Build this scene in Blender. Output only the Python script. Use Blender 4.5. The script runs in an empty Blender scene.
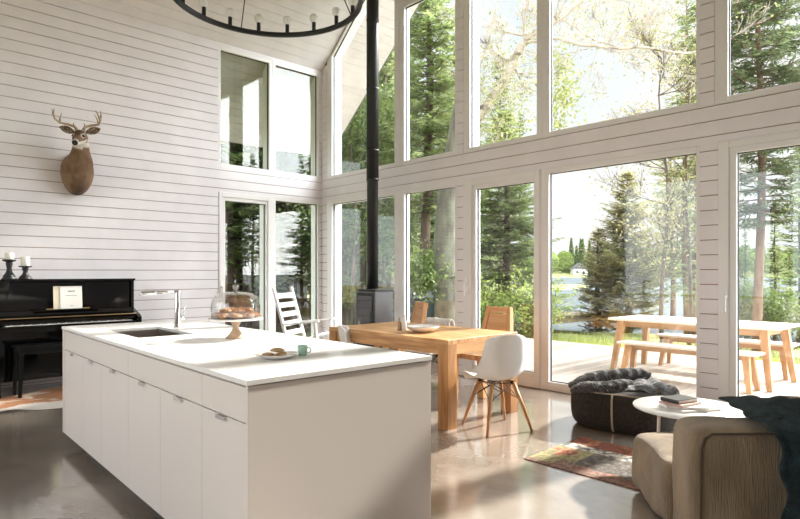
import bpy, bmesh, math, random
from mathutils import Vector, Matrix, noise
random.seed(7)
PI = math.pi
scene = bpy.context.scene
COL = scene.collection
H = 1.343
CAM = Vector((8.034, -5.762, H))
FW = Vector((-.7285, .6850, 0)); RT = Vector((.6850, .7285, 0))
YAW = math.atan2(FW.y, FW.x) - PI/2
def W(d, l, z=0.0):                      # metres ahead of / right of the viewpoint on the plan
    return Vector((CAM.x + d*FW.x + l*RT.x, CAM.y + d*FW.y + l*RT.y, z))
def smooth01(x):
    x = max(0, min(1, x)); return x*x*(3-2*x)

# ------------------------------------------------------------------ materials
def srgb(r, g, b):
    f = lambda c: ((c/255+.055)/1.055)**2.4 if c/255 > .04045 else c/255/12.92
    return (f(r), f(g), f(b), 1)
def newmat(name):
    m = bpy.data.materials.new(name); m.use_nodes = True
    nt = m.node_tree; return m, nt, nt.nodes['Principled BSDF']
def mat(name, col, rough=.5, metal=0, noise_amt=0, noise_scale=6, bump=0, bump_scale=40, spec=.5, coat=0, stretch=None, sheen=0, col2=None):
    m, nt, p = newmat(name)
    p.inputs['Base Color'].default_value = col
    p.inputs['Roughness'].default_value = rough
    p.inputs['Metallic'].default_value = metal
    p.inputs['Specular IOR Level'].default_value = spec
    p.inputs['Coat Weight'].default_value = coat
    p.inputs['Sheen Weight'].default_value = sheen
    if noise_amt or bump or col2:
        tc = nt.nodes.new('ShaderNodeTexCoord'); mp = nt.nodes.new('ShaderNodeMapping')
        nt.links.new(tc.outputs['Object'], mp.inputs['Vector'])
        if stretch: mp.inputs['Scale'].default_value = stretch
        if noise_amt or col2:
            n = nt.nodes.new('ShaderNodeTexNoise'); n.inputs['Scale'].default_value = noise_scale; n.inputs['Detail'].default_value = 5
            nt.links.new(mp.outputs[0], n.inputs['Vector'])
            r = nt.nodes.new('ShaderNodeValToRGB')
            if col2: c0, c1 = col, col2
            else:
                c0 = tuple(c*(1-noise_amt) for c in col[:3])+(1,); c1 = tuple(min(1, c*(1+noise_amt)) for c in col[:3])+(1,)
            r.color_ramp.elements[0].color = c0; r.color_ramp.elements[1].color = c1
            r.color_ramp.elements[0].position = .3; r.color_ramp.elements[1].position = .7
            nt.links.new(n.outputs['Fac'], r.inputs['Fac']); nt.links.new(r.outputs['Color'], p.inputs['Base Color'])
        if bump:
            n2 = nt.nodes.new('ShaderNodeTexNoise'); n2.inputs['Scale'].default_value = bump_scale; n2.inputs['Detail'].default_value = 4
            nt.links.new(mp.outputs[0], n2.inputs['Vector'])
            b = nt.nodes.new('ShaderNodeBump'); b.inputs['Strength'].default_value = bump; b.inputs['Distance'].default_value = .01
            nt.links.new(n2.outputs['Fac'], b.inputs['Height']); nt.links.new(b.outputs['Normal'], p.inputs['Normal'])
    return m
def woodmat(name, c0, c1, axis=0, scale=9, rough=.45):
    m, nt, p = newmat(name); p.inputs['Roughness'].default_value = rough
    tc = nt.nodes.new('ShaderNodeTexCoord'); mp = nt.nodes.new('ShaderNodeMapping')
    s = [scale]*3; s[axis] = scale*.09; mp.inputs['Scale'].default_value = s
    nt.links.new(tc.outputs['Object'], mp.inputs['Vector'])
    n = nt.nodes.new('ShaderNodeTexNoise'); n.inputs['Scale'].default_value = 2.2; n.inputs['Detail'].default_value = 7; n.inputs['Distortion'].default_value = .6
    nt.links.new(mp.outputs[0], n.inputs['Vector'])
    r = nt.nodes.new('ShaderNodeValToRGB'); r.color_ramp.elements[0].color = c0; r.color_ramp.elements[1].color = c1
    r.color_ramp.elements[0].position = .32; r.color_ramp.elements[1].position = .68
    nt.links.new(n.outputs['Fac'], r.inputs['Fac']); nt.links.new(r.outputs['Color'], p.inputs['Base Color'])
    return m
def vcmat(name, rough=.8, bump=.4, bump_scale=60, sheen=.2):
    m, nt, p = newmat(name); p.inputs['Roughness'].default_value = rough; p.inputs['Sheen Weight'].default_value = sheen
    a = nt.nodes.new('ShaderNodeAttribute'); a.attribute_name = 'Col'
    nt.links.new(a.outputs['Color'], p.inputs['Base Color'])
    n2 = nt.nodes.new('ShaderNodeTexNoise'); n2.inputs['Scale'].default_value = bump_scale
    b = nt.nodes.new('ShaderNodeBump'); b.inputs['Strength'].default_value = bump; b.inputs['Distance'].default_value = .01
    nt.links.new(n2.outputs['Fac'], b.inputs['Height']); nt.links.new(b.outputs['Normal'], p.inputs['Normal'])
    return m
def leafmat(name, c0, c1, c2=None, trans=.35):
    m, nt, p = newmat(name); p.inputs['Roughness'].default_value = .6; p.inputs['Specular IOR Level'].default_value = .25
    g = nt.nodes.new('ShaderNodeNewGeometry'); r = nt.nodes.new('ShaderNodeValToRGB')
    r.color_ramp.elements[0].color = c0; r.color_ramp.elements[1].color = c1
    if c2: e = r.color_ramp.elements.new(.5); e.color = c2
    nt.links.new(g.outputs['Random Per Island'], r.inputs['Fac']); nt.links.new(r.outputs['Color'], p.inputs['Base Color'])
    t = nt.nodes.new('ShaderNodeBsdfTranslucent'); nt.links.new(r.outputs['Color'], t.inputs['Color'])
    mx = nt.nodes.new('ShaderNodeMixShader'); mx.inputs[0].default_value = trans
    nt.links.new(p.outputs[0], mx.inputs[1]); nt.links.new(t.outputs[0], mx.inputs[2])
    nt.links.new(mx.outputs[0], nt.nodes['Material Output'].inputs['Surface'])
    return m
def glassmat(name, tint, r0=.06, rough=0.0):
    m, nt, p = newmat(name); nt.nodes.remove(p)
    g = nt.nodes.new('ShaderNodeNewGeometry'); d = nt.nodes.new('ShaderNodeVectorMath'); d.operation = 'DOT_PRODUCT'
    nt.links.new(g.outputs['Incoming'], d.inputs[0]); nt.links.new(g.outputs['Normal'], d.inputs[1])
    def M(op, a, b=None):
        n = nt.nodes.new('ShaderNodeMath'); n.operation = op
        for i, v in enumerate((a, b)):
            if v is None: continue
            if isinstance(v, (int, float)): n.inputs[i].default_value = v
            else: nt.links.new(v, n.inputs[i])
        return n.outputs[0]
    c = M('ABSOLUTE', d.outputs['Value']); q = M('POWER', M('SUBTRACT', 1.0, c), 5.0)
    f = M('ADD', M('MULTIPLY', q, 1-r0), r0)
    t = nt.nodes.new('ShaderNodeBsdfTransparent'); t.inputs[0].default_value = tint
    gl = nt.nodes.new('ShaderNodeBsdfGlossy'); gl.inputs['Roughness'].default_value = rough
    mx = nt.nodes.new('ShaderNodeMixShader'); nt.links.new(f, mx.inputs[0])
    nt.links.new(t.outputs[0], mx.inputs[1]); nt.links.new(gl.outputs[0], mx.inputs[2])
    nt.links.new(mx.outputs[0], nt.nodes['Material Output'].inputs['Surface'])
    return m

M = {}
M['wall'] = mat('white_paint', (.79, .745, .755, 1), .5, noise_amt=.04, noise_scale=3, bump=.12, bump_scale=30, stretch=(1, 1, 1))
M['raw'] = mat('raw_board_edge', (.26, .15, .10, 1), .8)
M['ceil'] = mat('ceiling_paint', (.79, .745, .745, 1), .55, noise_amt=.05, noise_scale=3)
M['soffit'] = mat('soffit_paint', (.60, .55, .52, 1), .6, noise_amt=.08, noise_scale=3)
M['frame'] = mat('window_frame_paint', (.78, .75, .73, 1), .35)
M['gasket'] = mat('black_gasket', (.012, .012, .012, 1), .5)
M['reveal'] = mat('exterior_white_paint', (.86, .86, .84, 1), .5)
M['glass'] = glassmat('window_glass', (.965, .985, .97, 1), .055)
M['glassw'] = glassmat('coated_window_glass', (.93, .955, .935, 1), .038)
M['dome'] = glassmat('dome_glass', (.965, .965, .965, 1), .085)
M['knob'] = glassmat('solid_glass_knob', (.62, .62, .62, 1), .28)
M['white_lac'] = mat('white_lacquer', (.76, .70, .66, 1), .3)
M['counter'] = mat('white_countertop', (.86, .845, .83, 1), .28, noise_amt=.015)
M['steel'] = mat('brushed_steel', (.42, .38, .35, 1), .32, 1)
M['chrome'] = mat('chrome', (.82, .82, .82, 1), .08, 1)
M['blacksatin'] = mat('black_satin_wood', (.003, .003, .003, 1), .35, spec=.3)
M['black'] = mat('black_metal', (.008, .008, .009, 1), .5)
M['blackgloss'] = mat('piano_lacquer', (.003, .003, .0035, 1), .05)
M['brass'] = mat('brass', (.75, .52, .25, 1), .3, 1)
M['ivory'] = mat('ivory_key', (.85, .82, .76, 1), .3)
M['paper'] = mat('paper', (.82, .79, .73, 1), .7)
M['paper2'] = mat('cream_paper', (.74, .64, .48, 1), .7)
M['ink'] = mat('ink', (.12, .11, .1, 1), .8)
M['oak0'] = woodmat('oak_x', (.40, .18, .06, 1), (.72, .43, .20, 1), 0)
M['oak1'] = woodmat('oak_y', (.40, .18, .06, 1), (.72, .43, .20, 1), 1)
M['oak2'] = woodmat('oak_z', (.34, .145, .045, 1), (.60, .31, .12, 1), 2)
M['pine0'] = woodmat('orange_pine_x', (.62, .30, .12, 1), (.80, .48, .24, 1), 0)
M['pine2'] = woodmat('orange_pine_z', (.62, .30, .12, 1), (.80, .48, .24, 1), 2)
M['larch0'] = woodmat('larch_x', (.38, .22, .11, 1), (.56, .36, .20, 1), 0)
M['larch2'] = woodmat('larch_z', (.38, .205, .095, 1), (.56, .34, .18, 1), 2)
M['larchtop'] = woodmat('larch_pale_top', (.64, .54, .45, 1), (.80, .72, .62, 1), 0)  # paler larch tone for the terrace table and bench tops
M['standwood'] = woodmat('stand_wood', (.30, .20, .125, 1), (.46, .33, .22, 1), 2, rough=.5)
M['marble'] = mat('white_marble', (.82, .80, .78, 1), .2, noise_amt=.05)
M['ceramic'] = mat('white_ceramic', (.80, .78, .75, 1), .2)
M['mint'] = mat('mint_glaze', (.42, .66, .55, 1), .25)
M['coffee'] = mat('coffee', (.05, .02, .01, 1), .2)
M['plastic'] = mat('white_shell_plastic', (.74, .72, .70, 1), .35)
M['whitewood'] = mat('white_painted_wood', (.84, .83, .82, 1), .45)
M['whitetop'] = mat('white_side_table_lacquer', (.87, .86, .85, 1), .15)
M['cookie'] = mat('baked_crust', (.26, .09, .025, 1), .6, col2=(.60, .30, .12, 1), noise_scale=22, bump=.8, bump_scale=40)
M['sugar'] = mat('pale_cookie', (.42, .24, .11, 1), .7, col2=(.68, .48, .28, 1), noise_scale=35, bump=.8, bump_scale=60)
M['wax'] = mat('candle_wax', (.82, .78, .70, 1), .4)
M['stovegrey'] = mat('stove_grey_steel', (.13, .125, .13, 1), .38)
M['stoveglass'] = mat('stove_black_glass', (.012, .010, .009, 1), .05, coat=1)
M['bulb'] = mat('frosted_bulb', (.85, .83, .8, 1), .2)
M['bark'] = mat('spruce_bark', (.12, .085, .065, 1), .9, noise_amt=.5, noise_scale=10, bump=1, bump_scale=18, stretch=(1, 1, .3))
M['barkgrey'] = mat('grey_lichen_bark', (.06, .052, .042, 1), .9, col2=(.17, .18, .125, 1), noise_scale=7, bump=1, bump_scale=14, stretch=(1, 1, .4))
M['barkred'] = mat('red_pine_bark', (.20, .115, .08, 1), .9, noise_amt=.4, noise_scale=9, bump=1, bump_scale=14, stretch=(1, 1, .3))
M['birch'] = mat('birch_bark', (.58, .51, .46, 1), .8, col2=(.14, .11, .09, 1), noise_scale=3.4, bump=.4, stretch=(1, 1, 2))
M['birch'].node_tree.nodes['Color Ramp'].color_ramp.elements[0].position = .52
M['birch'].node_tree.nodes['Color Ramp'].color_ramp.elements[1].position = .66
M['spruce'] = leafmat('spruce_needles', (.09, .14, .05, 1), (.25, .34, .13, 1), (.15, .22, .08, 1))
M['spruce2'] = leafmat('bright_conifer_needles', (.17, .22, .09, 1), (.44, .47, .22, 1), (.28, .34, .15, 1), .5)
M['spruce3'] = leafmat('light_conifer_needles', (.16, .22, .08, 1), (.42, .46, .20, 1), (.26, .34, .13, 1), .55)
M['bluespruce'] = leafmat('blue_green_needles', (.09, .13, .06, 1), (.26, .31, .16, 1), None, .4)
M['leaf'] = leafmat('spring_leaves', (.16, .25, .05, 1), (.38, .45, .15, 1), None, .5)
M['leafl'] = leafmat('birch_leaves', (.28, .29, .11, 1), (.46, .45, .24, 1), (.30, .36, .13, 1), .5)
M['olive'] = leafmat('olive_conifer_needles', (.24, .25, .10, 1), (.58, .50, .27, 1), (.38, .37, .17, 1), .6)
M['leafy'] = leafmat('yellow_buds', (.34, .31, .13, 1), (.52, .48, .26, 1), None, .5)
M['leafd'] = leafmat('mid_green_leaves', (.09, .15, .04, 1), (.24, .31, .11, 1), None, .4)
M['grass'] = leafmat('grass_blades', (.20, .27, .05, 1), (.42, .45, .15, 1), None, .4)
M['stone'] = mat('deck_edge', (.4, .35, .3, 1), .8)
M['roofmetal'] = mat('roof_shingle', (.10, .10, .11, 1), .6)
M['coverdark'] = mat('dark_teal_cover', (.030, .042, .045, 1), .35, noise_amt=.4, noise_scale=3)
M['brownleather'] = mat('tan_hide', (.42, .22, .12, 1), .6)
M['teal'] = mat('dark_teal_wool', (.020, .036, .041, 1), .95, noise_amt=.45, noise_scale=30, bump=1, bump_scale=160, sheen=.0)
M['knit'] = mat('charcoal_knit', (.040, .037, .036, 1), .95, col2=(.16, .15, .145, 1), noise_scale=38, bump=1, bump_scale=70, sheen=.3)
M['pouf'] = mat('dark_brown_weave', (.035, .026, .021, 1), .95, noise_amt=.45, noise_scale=50, bump=1, bump_scale=220)
M['pouftrim'] = mat('raffia_trim', (.45, .36, .26, 1), .9, bump=.8, bump_scale=120)
M['greybook'] = mat('black_book_cover', (.045, .045, .047, 1), .4)
M['bookpink'] = mat('faded_pink_cover', (.62, .40, .36, 1), .5)
M['bookwhite'] = mat('white_magazine', (.80, .77, .74, 1), .4)

# corduroy for the sofa
def corduroy():
    m, nt, p = newmat('taupe_corduroy'); p.inputs['Roughness'].default_value = .9; p.inputs['Sheen Weight'].default_value = .35
    tc = nt.nodes.new('ShaderNodeTexCoord'); n = nt.nodes.new('ShaderNodeTexNoise'); n.inputs['Scale'].default_value = 5; n.inputs['Detail'].default_value = 8
    mp = nt.nodes.new('ShaderNodeMapping'); mp.inputs['Scale'].default_value = (1, 1, .35)
    nt.links.new(tc.outputs['Object'], mp.inputs[0]); nt.links.new(mp.outputs[0], n.inputs[0])
    r = nt.nodes.new('ShaderNodeValToRGB'); r.color_ramp.elements[0].color = (.17, .115, .068, 1); r.color_ramp.elements[1].color = (.37, .27, .165, 1)
    r.color_ramp.elements[0].position = .36; r.color_ramp.elements[1].position = .66
    nt.links.new(n.outputs['Fac'], r.inputs[0]); nt.links.new(r.outputs[0], p.inputs['Base Color'])
    n3 = nt.nodes.new('ShaderNodeTexNoise'); n3.inputs['Scale'].default_value = 1; n3.inputs['Detail'].default_value = 3
    mp2 = nt.nodes.new('ShaderNodeMapping'); mp2.inputs['Scale'].default_value = (150, 150, 12)
    nt.links.new(tc.outputs['Object'], mp2.inputs[0]); nt.links.new(mp2.outputs[0], n3.inputs[0])
    b = nt.nodes.new('ShaderNodeBump'); b.inputs['Strength'].default_value = .9; b.inputs['Distance'].default_value = .012
    nt.links.new(n3.outputs['Fac'], b.inputs['Height']); nt.links.new(b.outputs['Normal'], p.inputs['Normal'])
    return m
M['cord'] = corduroy()
M['cordd'] = mat('dark_piping', (.10, .072, .048, 1), .9)
def concrete():
    m, nt, p = newmat('polished_concrete')
    tc = nt.nodes.new('ShaderNodeTexCoord')
    n = nt.nodes.new('ShaderNodeTexNoise'); n.inputs['Scale'].default_value = .9; n.inputs['Detail'].default_value = 8; n.inputs['Roughness'].default_value = .62; n.inputs['Distortion'].default_value = .6
    nt.links.new(tc.outputs['Object'], n.inputs[0])
    r = nt.nodes.new('ShaderNodeValToRGB'); r.color_ramp.elements[0].color = (.19, .152, .122, 1); r.color_ramp.elements[1].color = (.40, .345, .295, 1)
    r.color_ramp.elements[0].position = .34; r.color_ramp.elements[1].position = .66
    nt.links.new(n.outputs['Fac'], r.inputs[0]); nt.links.new(r.outputs[0], p.inputs['Base Color'])
    n2 = nt.nodes.new('ShaderNodeTexNoise'); n2.inputs['Scale'].default_value = 3.5; n2.inputs['Detail'].default_value = 5
    nt.links.new(tc.outputs['Object'], n2.inputs[0])
    mr = nt.nodes.new('ShaderNodeMapRange'); mr.inputs['To Min'].default_value = .06; mr.inputs['To Max'].default_value = .17
    nt.links.new(n2.outputs['Fac'], mr.inputs['Value']); nt.links.new(mr.outputs[0], p.inputs['Roughness'])
    p.inputs['Specular IOR Level'].default_value = .75; p.inputs['Coat Weight'].default_value = 1; p.inputs['Coat Roughness'].default_value = .17; p.inputs['Coat IOR'].default_value = 2.0
    return m
M['floor'] = concrete()
def deckmat():
    m, nt, p = newmat('pale_deck_boards'); p.inputs['Roughness'].default_value = .6
    g = nt.nodes.new('ShaderNodeNewGeometry')
    r = nt.nodes.new('ShaderNodeValToRGB'); r.color_ramp.elements[0].color = (.33, .275, .235, 1); r.color_ramp.elements[1].color = (.52, .45, .395, 1)
    nt.links.new(g.outputs['Random Per Island'], r.inputs[0]); nt.links.new(r.outputs[0], p.inputs['Base Color'])
    return m
M['deck'] = deckmat()
def groundmat():
    m, nt, p = newmat('meadow_ground'); p.inputs['Roughness'].default_value = .95
    tc = nt.nodes.new('ShaderNodeTexCoord')
    n = nt.nodes.new('ShaderNodeTexNoise'); n.inputs['Scale'].default_value = .7; n.inputs['Detail'].default_value = 8
    nt.links.new(tc.outputs['Object'], n.inputs[0])
    r = nt.nodes.new('ShaderNodeValToRGB'); r.color_ramp.elements[0].color = (.13, .16, .045, 1); r.color_ramp.elements[1].color = (.34, .33, .13, 1)
    r.color_ramp.elements[0].position = .35; r.color_ramp.elements[1].position = .65
    nt.links.new(n.outputs['Fac'], r.inputs[0]); nt.links.new(r.outputs[0], p.inputs['Base Color'])
    return m
M['ground'] = groundmat()
M['litter'] = mat('forest_floor', (.055, .042, .028, 1), .95, col2=(.11, .10, .05, 1), noise_scale=2)
def watermat():
    m, nt, p = newmat('lake_water'); p.inputs['Base Color'].default_value = (.085, .105, .118, 1); p.inputs['Roughness'].default_value = .4
    p.inputs['IOR'].default_value = 1.33; p.inputs['Specular IOR Level'].default_value = .06
    tc = nt.nodes.new('ShaderNodeTexCoord'); mp = nt.nodes.new('ShaderNodeMapping'); mp.inputs['Scale'].default_value = (.5, 1.2, 1); mp.inputs['Rotation'].default_value = (0, 0, -.8)
    n = nt.nodes.new('ShaderNodeTexNoise'); n.inputs['Scale'].default_value = 1.6; n.inputs['Detail'].default_value = 4
    nt.links.new(tc.outputs['Object'], mp.inputs[0]); nt.links.new(mp.outputs[0], n.inputs[0])
    b = nt.nodes.new('ShaderNodeBump'); b.inputs['Strength'].default_value = .3; b.inputs['Distance'].default_value = .06
    nt.links.new(n.outputs['Fac'], b.inputs['Height']); nt.links.new(b.outputs['Normal'], p.inputs['Normal'])
    return m
M['water'] = watermat()
def rugmat():     # patchwork kilim: cells of rust, grey fleck, olive, cream
    m, nt, p = newmat('patchwork_wool'); p.inputs['Roughness'].default_value = .95
    a = nt.nodes.new('ShaderNodeAttribute'); a.attribute_name = 'Col'
    tc = nt.nodes.new('ShaderNodeTexCoord'); n = nt.nodes.new('ShaderNodeTexNoise'); n.inputs['Scale'].default_value = 45; n.inputs['Detail'].default_value = 3
    mp = nt.nodes.new('ShaderNodeMapping'); mp.inputs['Scale'].default_value = (1, .45, 1)
    nt.links.new(tc.outputs['Object'], mp.inputs[0]); nt.links.new(mp.outputs[0], n.inputs[0])
    r = nt.nodes.new('ShaderNodeValToRGB'); r.color_ramp.elements[0].color = (.45, .43, .42, 1); r.color_ramp.elements[1].color = (1.25, 1.22, 1.2, 1)
    r.color_ramp.elements[0].position = .4; r.color_ramp.elements[1].position = .6
    mx = nt.nodes.new('ShaderNodeMix'); mx.data_type = 'RGBA'; mx.blend_type = 'MULTIPLY'; mx.inputs[0].default_value = .7
    nt.links.new(n.outputs['Fac'], r.inputs[0]); nt.links.new(a.outputs['Color'], mx.inputs[6]); nt.links.new(r.outputs[0], mx.inputs[7])
    nt.links.new(mx.outputs[2], p.inputs['Base Color'])
    return m
M['rug'] = rugmat()
M['fur'] = vcmat('deer_fur', .75, .8, 55, .0)
M['fleece'] = mat('sheepskin_fleece', (.80, .77, .73, 1), .95, noise_amt=.08, noise_scale=20, bump=1, bump_scale=60, sheen=.4)
M['antler'] = mat('antler_bone', (.34, .23, .14, 1), .6, col2=(.62, .50, .36, 1), noise_scale=9)
M['eye'] = mat('dark_eye', (.008, .006, .005, 1), .05)

# ------------------------------------------------------------------ mesh builder
class MB:
    def __init__(s): s.v = []; s.f = []; s.m = []; s.sm = []; s.c = {}
    def add(s, vs, fs, mi=0, smooth=False):
        b = len(s.v); s.v += [tuple(v) for v in vs]
        for f in fs: s.f.append([b+i for i in f]); s.m.append(mi); s.sm.append(smooth)
        return b
    def box(s, a, b, mi=0):
        x0, x1 = sorted((a[0], b[0])); y0, y1 = sorted((a[1], b[1])); z0, z1 = sorted((a[2], b[2]))
        s.add([(x0,y0,z0),(x1,y0,z0),(x1,y1,z0),(x0,y1,z0),(x0,y0,z1),(x1,y0,z1),(x1,y1,z1),(x0,y1,z1)],
              [(0,3,2,1),(4,5,6,7),(0,1,5,4),(1,2,6,5),(2,3,7,6),(3,0,4,7)], mi); return s
    def prism(s, pts, ax, a, b, mi=0):       # polygon pts (2D) extruded along axis ax from a to b
        n = len(pts)
        def mk(p, t):
            return (t, p[0], p[1]) if ax == 0 else ((p[0], t, p[1]) if ax == 1 else (p[0], p[1], t))
        vs = [mk(p, a) for p in pts]+[mk(p, b) for p in pts]
        s.add(vs, [tuple(range(n)), tuple(range(2*n-1, n-1, -1))]+[(i, i+n, (i+1) % n+n, (i+1) % n) for i in range(n)], mi); return s
    def bar(s, p, q, w, t, up=(0,0,1), mi=0, w2=None, t2=None):   # rectangular bar, tapering
        p = Vector(p); q = Vector(q); d = (q-p).normalized(); u = Vector(up)
        r = d.cross(u)
        if r.length < 1e-4: r = d.cross(Vector((1,0,0)))
        r.normalize(); u = r.cross(d).normalized(); w2 = w if w2 is None else w2; t2 = t if t2 is None else t2
        vs = []
        for c, ww, tt in ((p, w, t), (q, w2, t2)):
            for a, b in ((-1,-1),(1,-1),(1,1),(-1,1)): vs.append(c+r*a*ww/2+u*b*tt/2)
        s.add(vs, [(0,1,2,3),(7,6,5,4),(0,4,5,1),(1,5,6,2),(2,6,7,3),(3,7,4,0)], mi); return s
    def tube(s, pts, rad, seg=10, mi=0, cap=True):
        pts = [Vector(p) for p in pts]; n = len(pts)
        if not isinstance(rad, (list, tuple)): rad = [rad]*n
        t0 = (pts[1]-pts[0]).normalized(); u = t0.orthogonal().normalized(); b = len(s.v)
        for i, p in enumerate(pts):
            t = (pts[min(i+1, n-1)]-pts[max(i-1, 0)]).normalized()
            u = (u - t*u.dot(t)); u = u.normalized() if u.length > 1e-6 else t.orthogonal().normalized()
            w = t.cross(u)
            for k in range(seg):
                a = 2*PI*k/seg; s.v.append(tuple(p+(u*math.cos(a)+w*math.sin(a))*rad[i]))
        for i in range(n-1):
            for k in range(seg):
                k2 = (k+1) % seg; s.f.append([b+i*seg+k, b+i*seg+k2, b+(i+1)*seg+k2, b+(i+1)*seg+k]); s.m.append(mi); s.sm.append(True)
        if cap:
            s.f.append([b+k for k in range(seg-1, -1, -1)]); s.m.append(mi); s.sm.append(False)
            s.f.append([b+(n-1)*seg+k for k in range(seg)]); s.m.append(mi); s.sm.append(False)
        return s
    def lathe(s, prof, seg=32, c=(0,0,0), mi=0, closed=False):     # prof: (r, z)
        b = len(s.v); n = len(prof)
        for r, z in prof:
            for k in range(seg):
                a = 2*PI*k/seg; s.v.append((c[0]+r*math.cos(a), c[1]+r*math.sin(a), c[2]+z))
        rng = n if closed else n-1
        for i in range(rng):
            j = (i+1) % n
            for k in range(seg):
                k2 = (k+1) % seg; s.f.append([b+i*seg+k, b+i*seg+k2, b+j*seg+k2, b+j*seg+k]); s.m.append(mi); s.sm.append(True)
        if not closed:
            if prof[0][0] > 1e-5: s.f.append([b+k for k in range(seg-1, -1, -1)]); s.m.append(mi); s.sm.append(False)
            if prof[-1][0] > 1e-5: s.f.append([b+(n-1)*seg+k for k in range(seg)]); s.m.append(mi); s.sm.append(False)
        return s
    def sphere(s, c, r, seg=14, rings=8, mi=0, sc=(1,1,1)):
        prof = [(max(1e-6, math.sin(PI*i/rings))*r, -math.cos(PI*i/rings)*r) for i in range(rings+1)]
        b = len(s.v); s.lathe(prof, seg, (0,0,0), mi)
        for i in range(b, len(s.v)):
            x, y, z = s.v[i]; s.v[i] = (c[0]+x*sc[0], c[1]+y*sc[1], c[2]+z*sc[2])
        return s
    def grid(s, fn, nu, nv, mi=0, closed_u=False):
        b = len(s.v)
        for j in range(nv+1):
            for i in range(nu+(0 if closed_u else 1)):
                s.v.append(tuple(fn(i/nu, j/nv)))
        w = nu+(0 if closed_u else 1)
        for j in range(nv):
            for i in range(nu):
                i2 = (i+1) % w if closed_u else i+1
                s.f.append([b+j*w+i, b+j*w+i2, b+(j+1)*w+i2, b+(j+1)*w+i]); s.m.append(mi); s.sm.append(True)
        return s
    def build(s, name, mats, parent=None, bevel=0, loc=None, rotz=0, weld=False, solid=0, sub=0, bseg=2):
        me = bpy.data.meshes.new(name); me.from_pydata(s.v, [], s.f); me.validate()
        if not isinstance(mats, (list, tuple)): mats = [mats]
        for m in mats: me.materials.append(m)
        if len(me.polygons) == len(s.f):
            me.polygons.foreach_set('material_index', s.m); me.polygons.foreach_set('use_smooth', s.sm)
        bm = bmesh.new(); bm.from_mesh(me)
        if weld: bmesh.ops.remove_doubles(bm, verts=bm.verts, dist=1e-5)
        if not weld or True: bmesh.ops.recalc_face_normals(bm, faces=bm.faces)
        bm.to_mesh(me); bm.free()
        o = bpy.data.objects.new(name, me); COL.objects.link(o)
        if parent: o.parent = parent
        if loc is not None: o.location = loc
        o.rotation_euler = (0, 0, rotz)
        if solid: md = o.modifiers.new('thick', 'SOLIDIFY'); md.thickness = solid; md.offset = 0
        if bevel: md = o.modifiers.new('bev', 'BEVEL'); md.width = bevel; md.segments = bseg; md.limit_method = 'ANGLE'; md.angle_limit = .6
        if sub: md = o.modifiers.new('sub', 'SUBSURF'); md.levels = sub; md.render_levels = sub
        return o
def paint(o, fn):
    me = o.data; ca = me.color_attributes.new('Col', 'FLOAT_COLOR', 'POINT')
    for i, v in enumerate(me.vertices): ca.data[i].color = fn(v.co)
def thing(name, label, cat, loc=(0,0,0), rotz=0, group=None):
    o = bpy.data.objects.new(name, None); COL.objects.link(o); o.location = loc; o.rotation_euler = (0,0,rotz)
    o.empty_display_size = .1; return tag(o, label, cat, group)
def tag(o, label, cat, group=None, kind=None):
    o['label'] = label; o['category'] = cat
    if group: o['group'] = group
    if kind: o['kind'] = kind
    return o
def struct(o, label=None, cat=None):
    o['kind'] = 'structure'
    if label: o['label'] = label
    if cat: o['category'] = cat
    return o
def kids(o): return [c for c in bpy.data.objects if c.parent == o]
def dup(root, loc, rotz=0, label=None, group=None, scale=None):
    r = root.copy(); COL.objects.link(r); r.location = loc; r.rotation_euler = (0,0,rotz)
    if scale: r.scale = scale
    if label: r['label'] = label
    if group: r['group'] = group
    for ch in kids(root):
        c = ch.copy(); COL.objects.link(c); c.parent = r
        for g in kids(ch):
            d = g.copy(); COL.objects.link(d); d.parent = c
    return r

# ------------------------------------------------------------------ room shell
def ceil_z(x): return 4.71+.87*min(x, 10-x)
TH = .20
def cells(rows, u0, u1, openings, gap, top=None):
    out = []
    for z0, z1 in rows:
        cuts = sorted({z0, z1}|{z for o in openings for z in (o[2], o[3]) if z0 < z < z1})
        for a, b in zip(cuts, cuts[1:]):
            g0 = gap/2 if a == z0 else 0; g1 = gap/2 if b == z1 else 0
            zm = (a+b)/2; lo, hi = u0, u1
            if top: lo, hi = top(zm)
            if hi-lo < .02: continue
            segs = [(lo, hi)]
            for o in openings:
                if o[2] < zm < o[3]:
                    n = []
                    for s, e in segs:
                        if o[1] <= s or o[0] >= e: n.append((s, e)); continue
                        if o[0] > s: n.append((s, o[0]))
                        if o[1] < e: n.append((o[1], e))
                    segs = n
            for s, e in segs: out.append((s, e, a+g0, b-g1))
    return out
def wall(name, axis, plane, sgn, u0, u1, z1, off, pitch, openings, top=None, mats=None, label=None):
    # boards with open shadow gaps on a solid core; sgn = outward direction
    mb = MB()
    def P(u, d, z): return (plane+sgn*d, u, z) if axis == 0 else (u, plane+sgn*d, z)
    k0 = math.floor((0-off)/pitch); rows = []
    k = k0
    while off+k*pitch < z1:
        a = max(0, off+k*pitch); b = min(z1, off+(k+1)*pitch)
        if b-a > .01: rows.append((a, b))
        k += 1
    for s, e, a, b in cells(rows, u0, u1, openings, .008, top):
        mb.box(P(s, 0, a), P(e, .016, b), 0)
    zs = []
    z = 0
    while z < z1: zs.append((z, min(z1, z+.5))); z += .5
    if top: 
        zs = [(a+i*.1, min(z1, a+(i+1)*.1)) for a, b in zs for i in range(5) if a+i*.1 < z1-.01]
    for s, e, a, b in cells(zs, u0, u1, openings, 0, top):
        mb.box(P(s, .016, a), P(e, .03, b), 1); mb.box(P(s, .03, a), P(e, TH, b), 0)
    o = mb.build(name, mats or [M['wall'], M['raw']])
    return struct(o, label)

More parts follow.
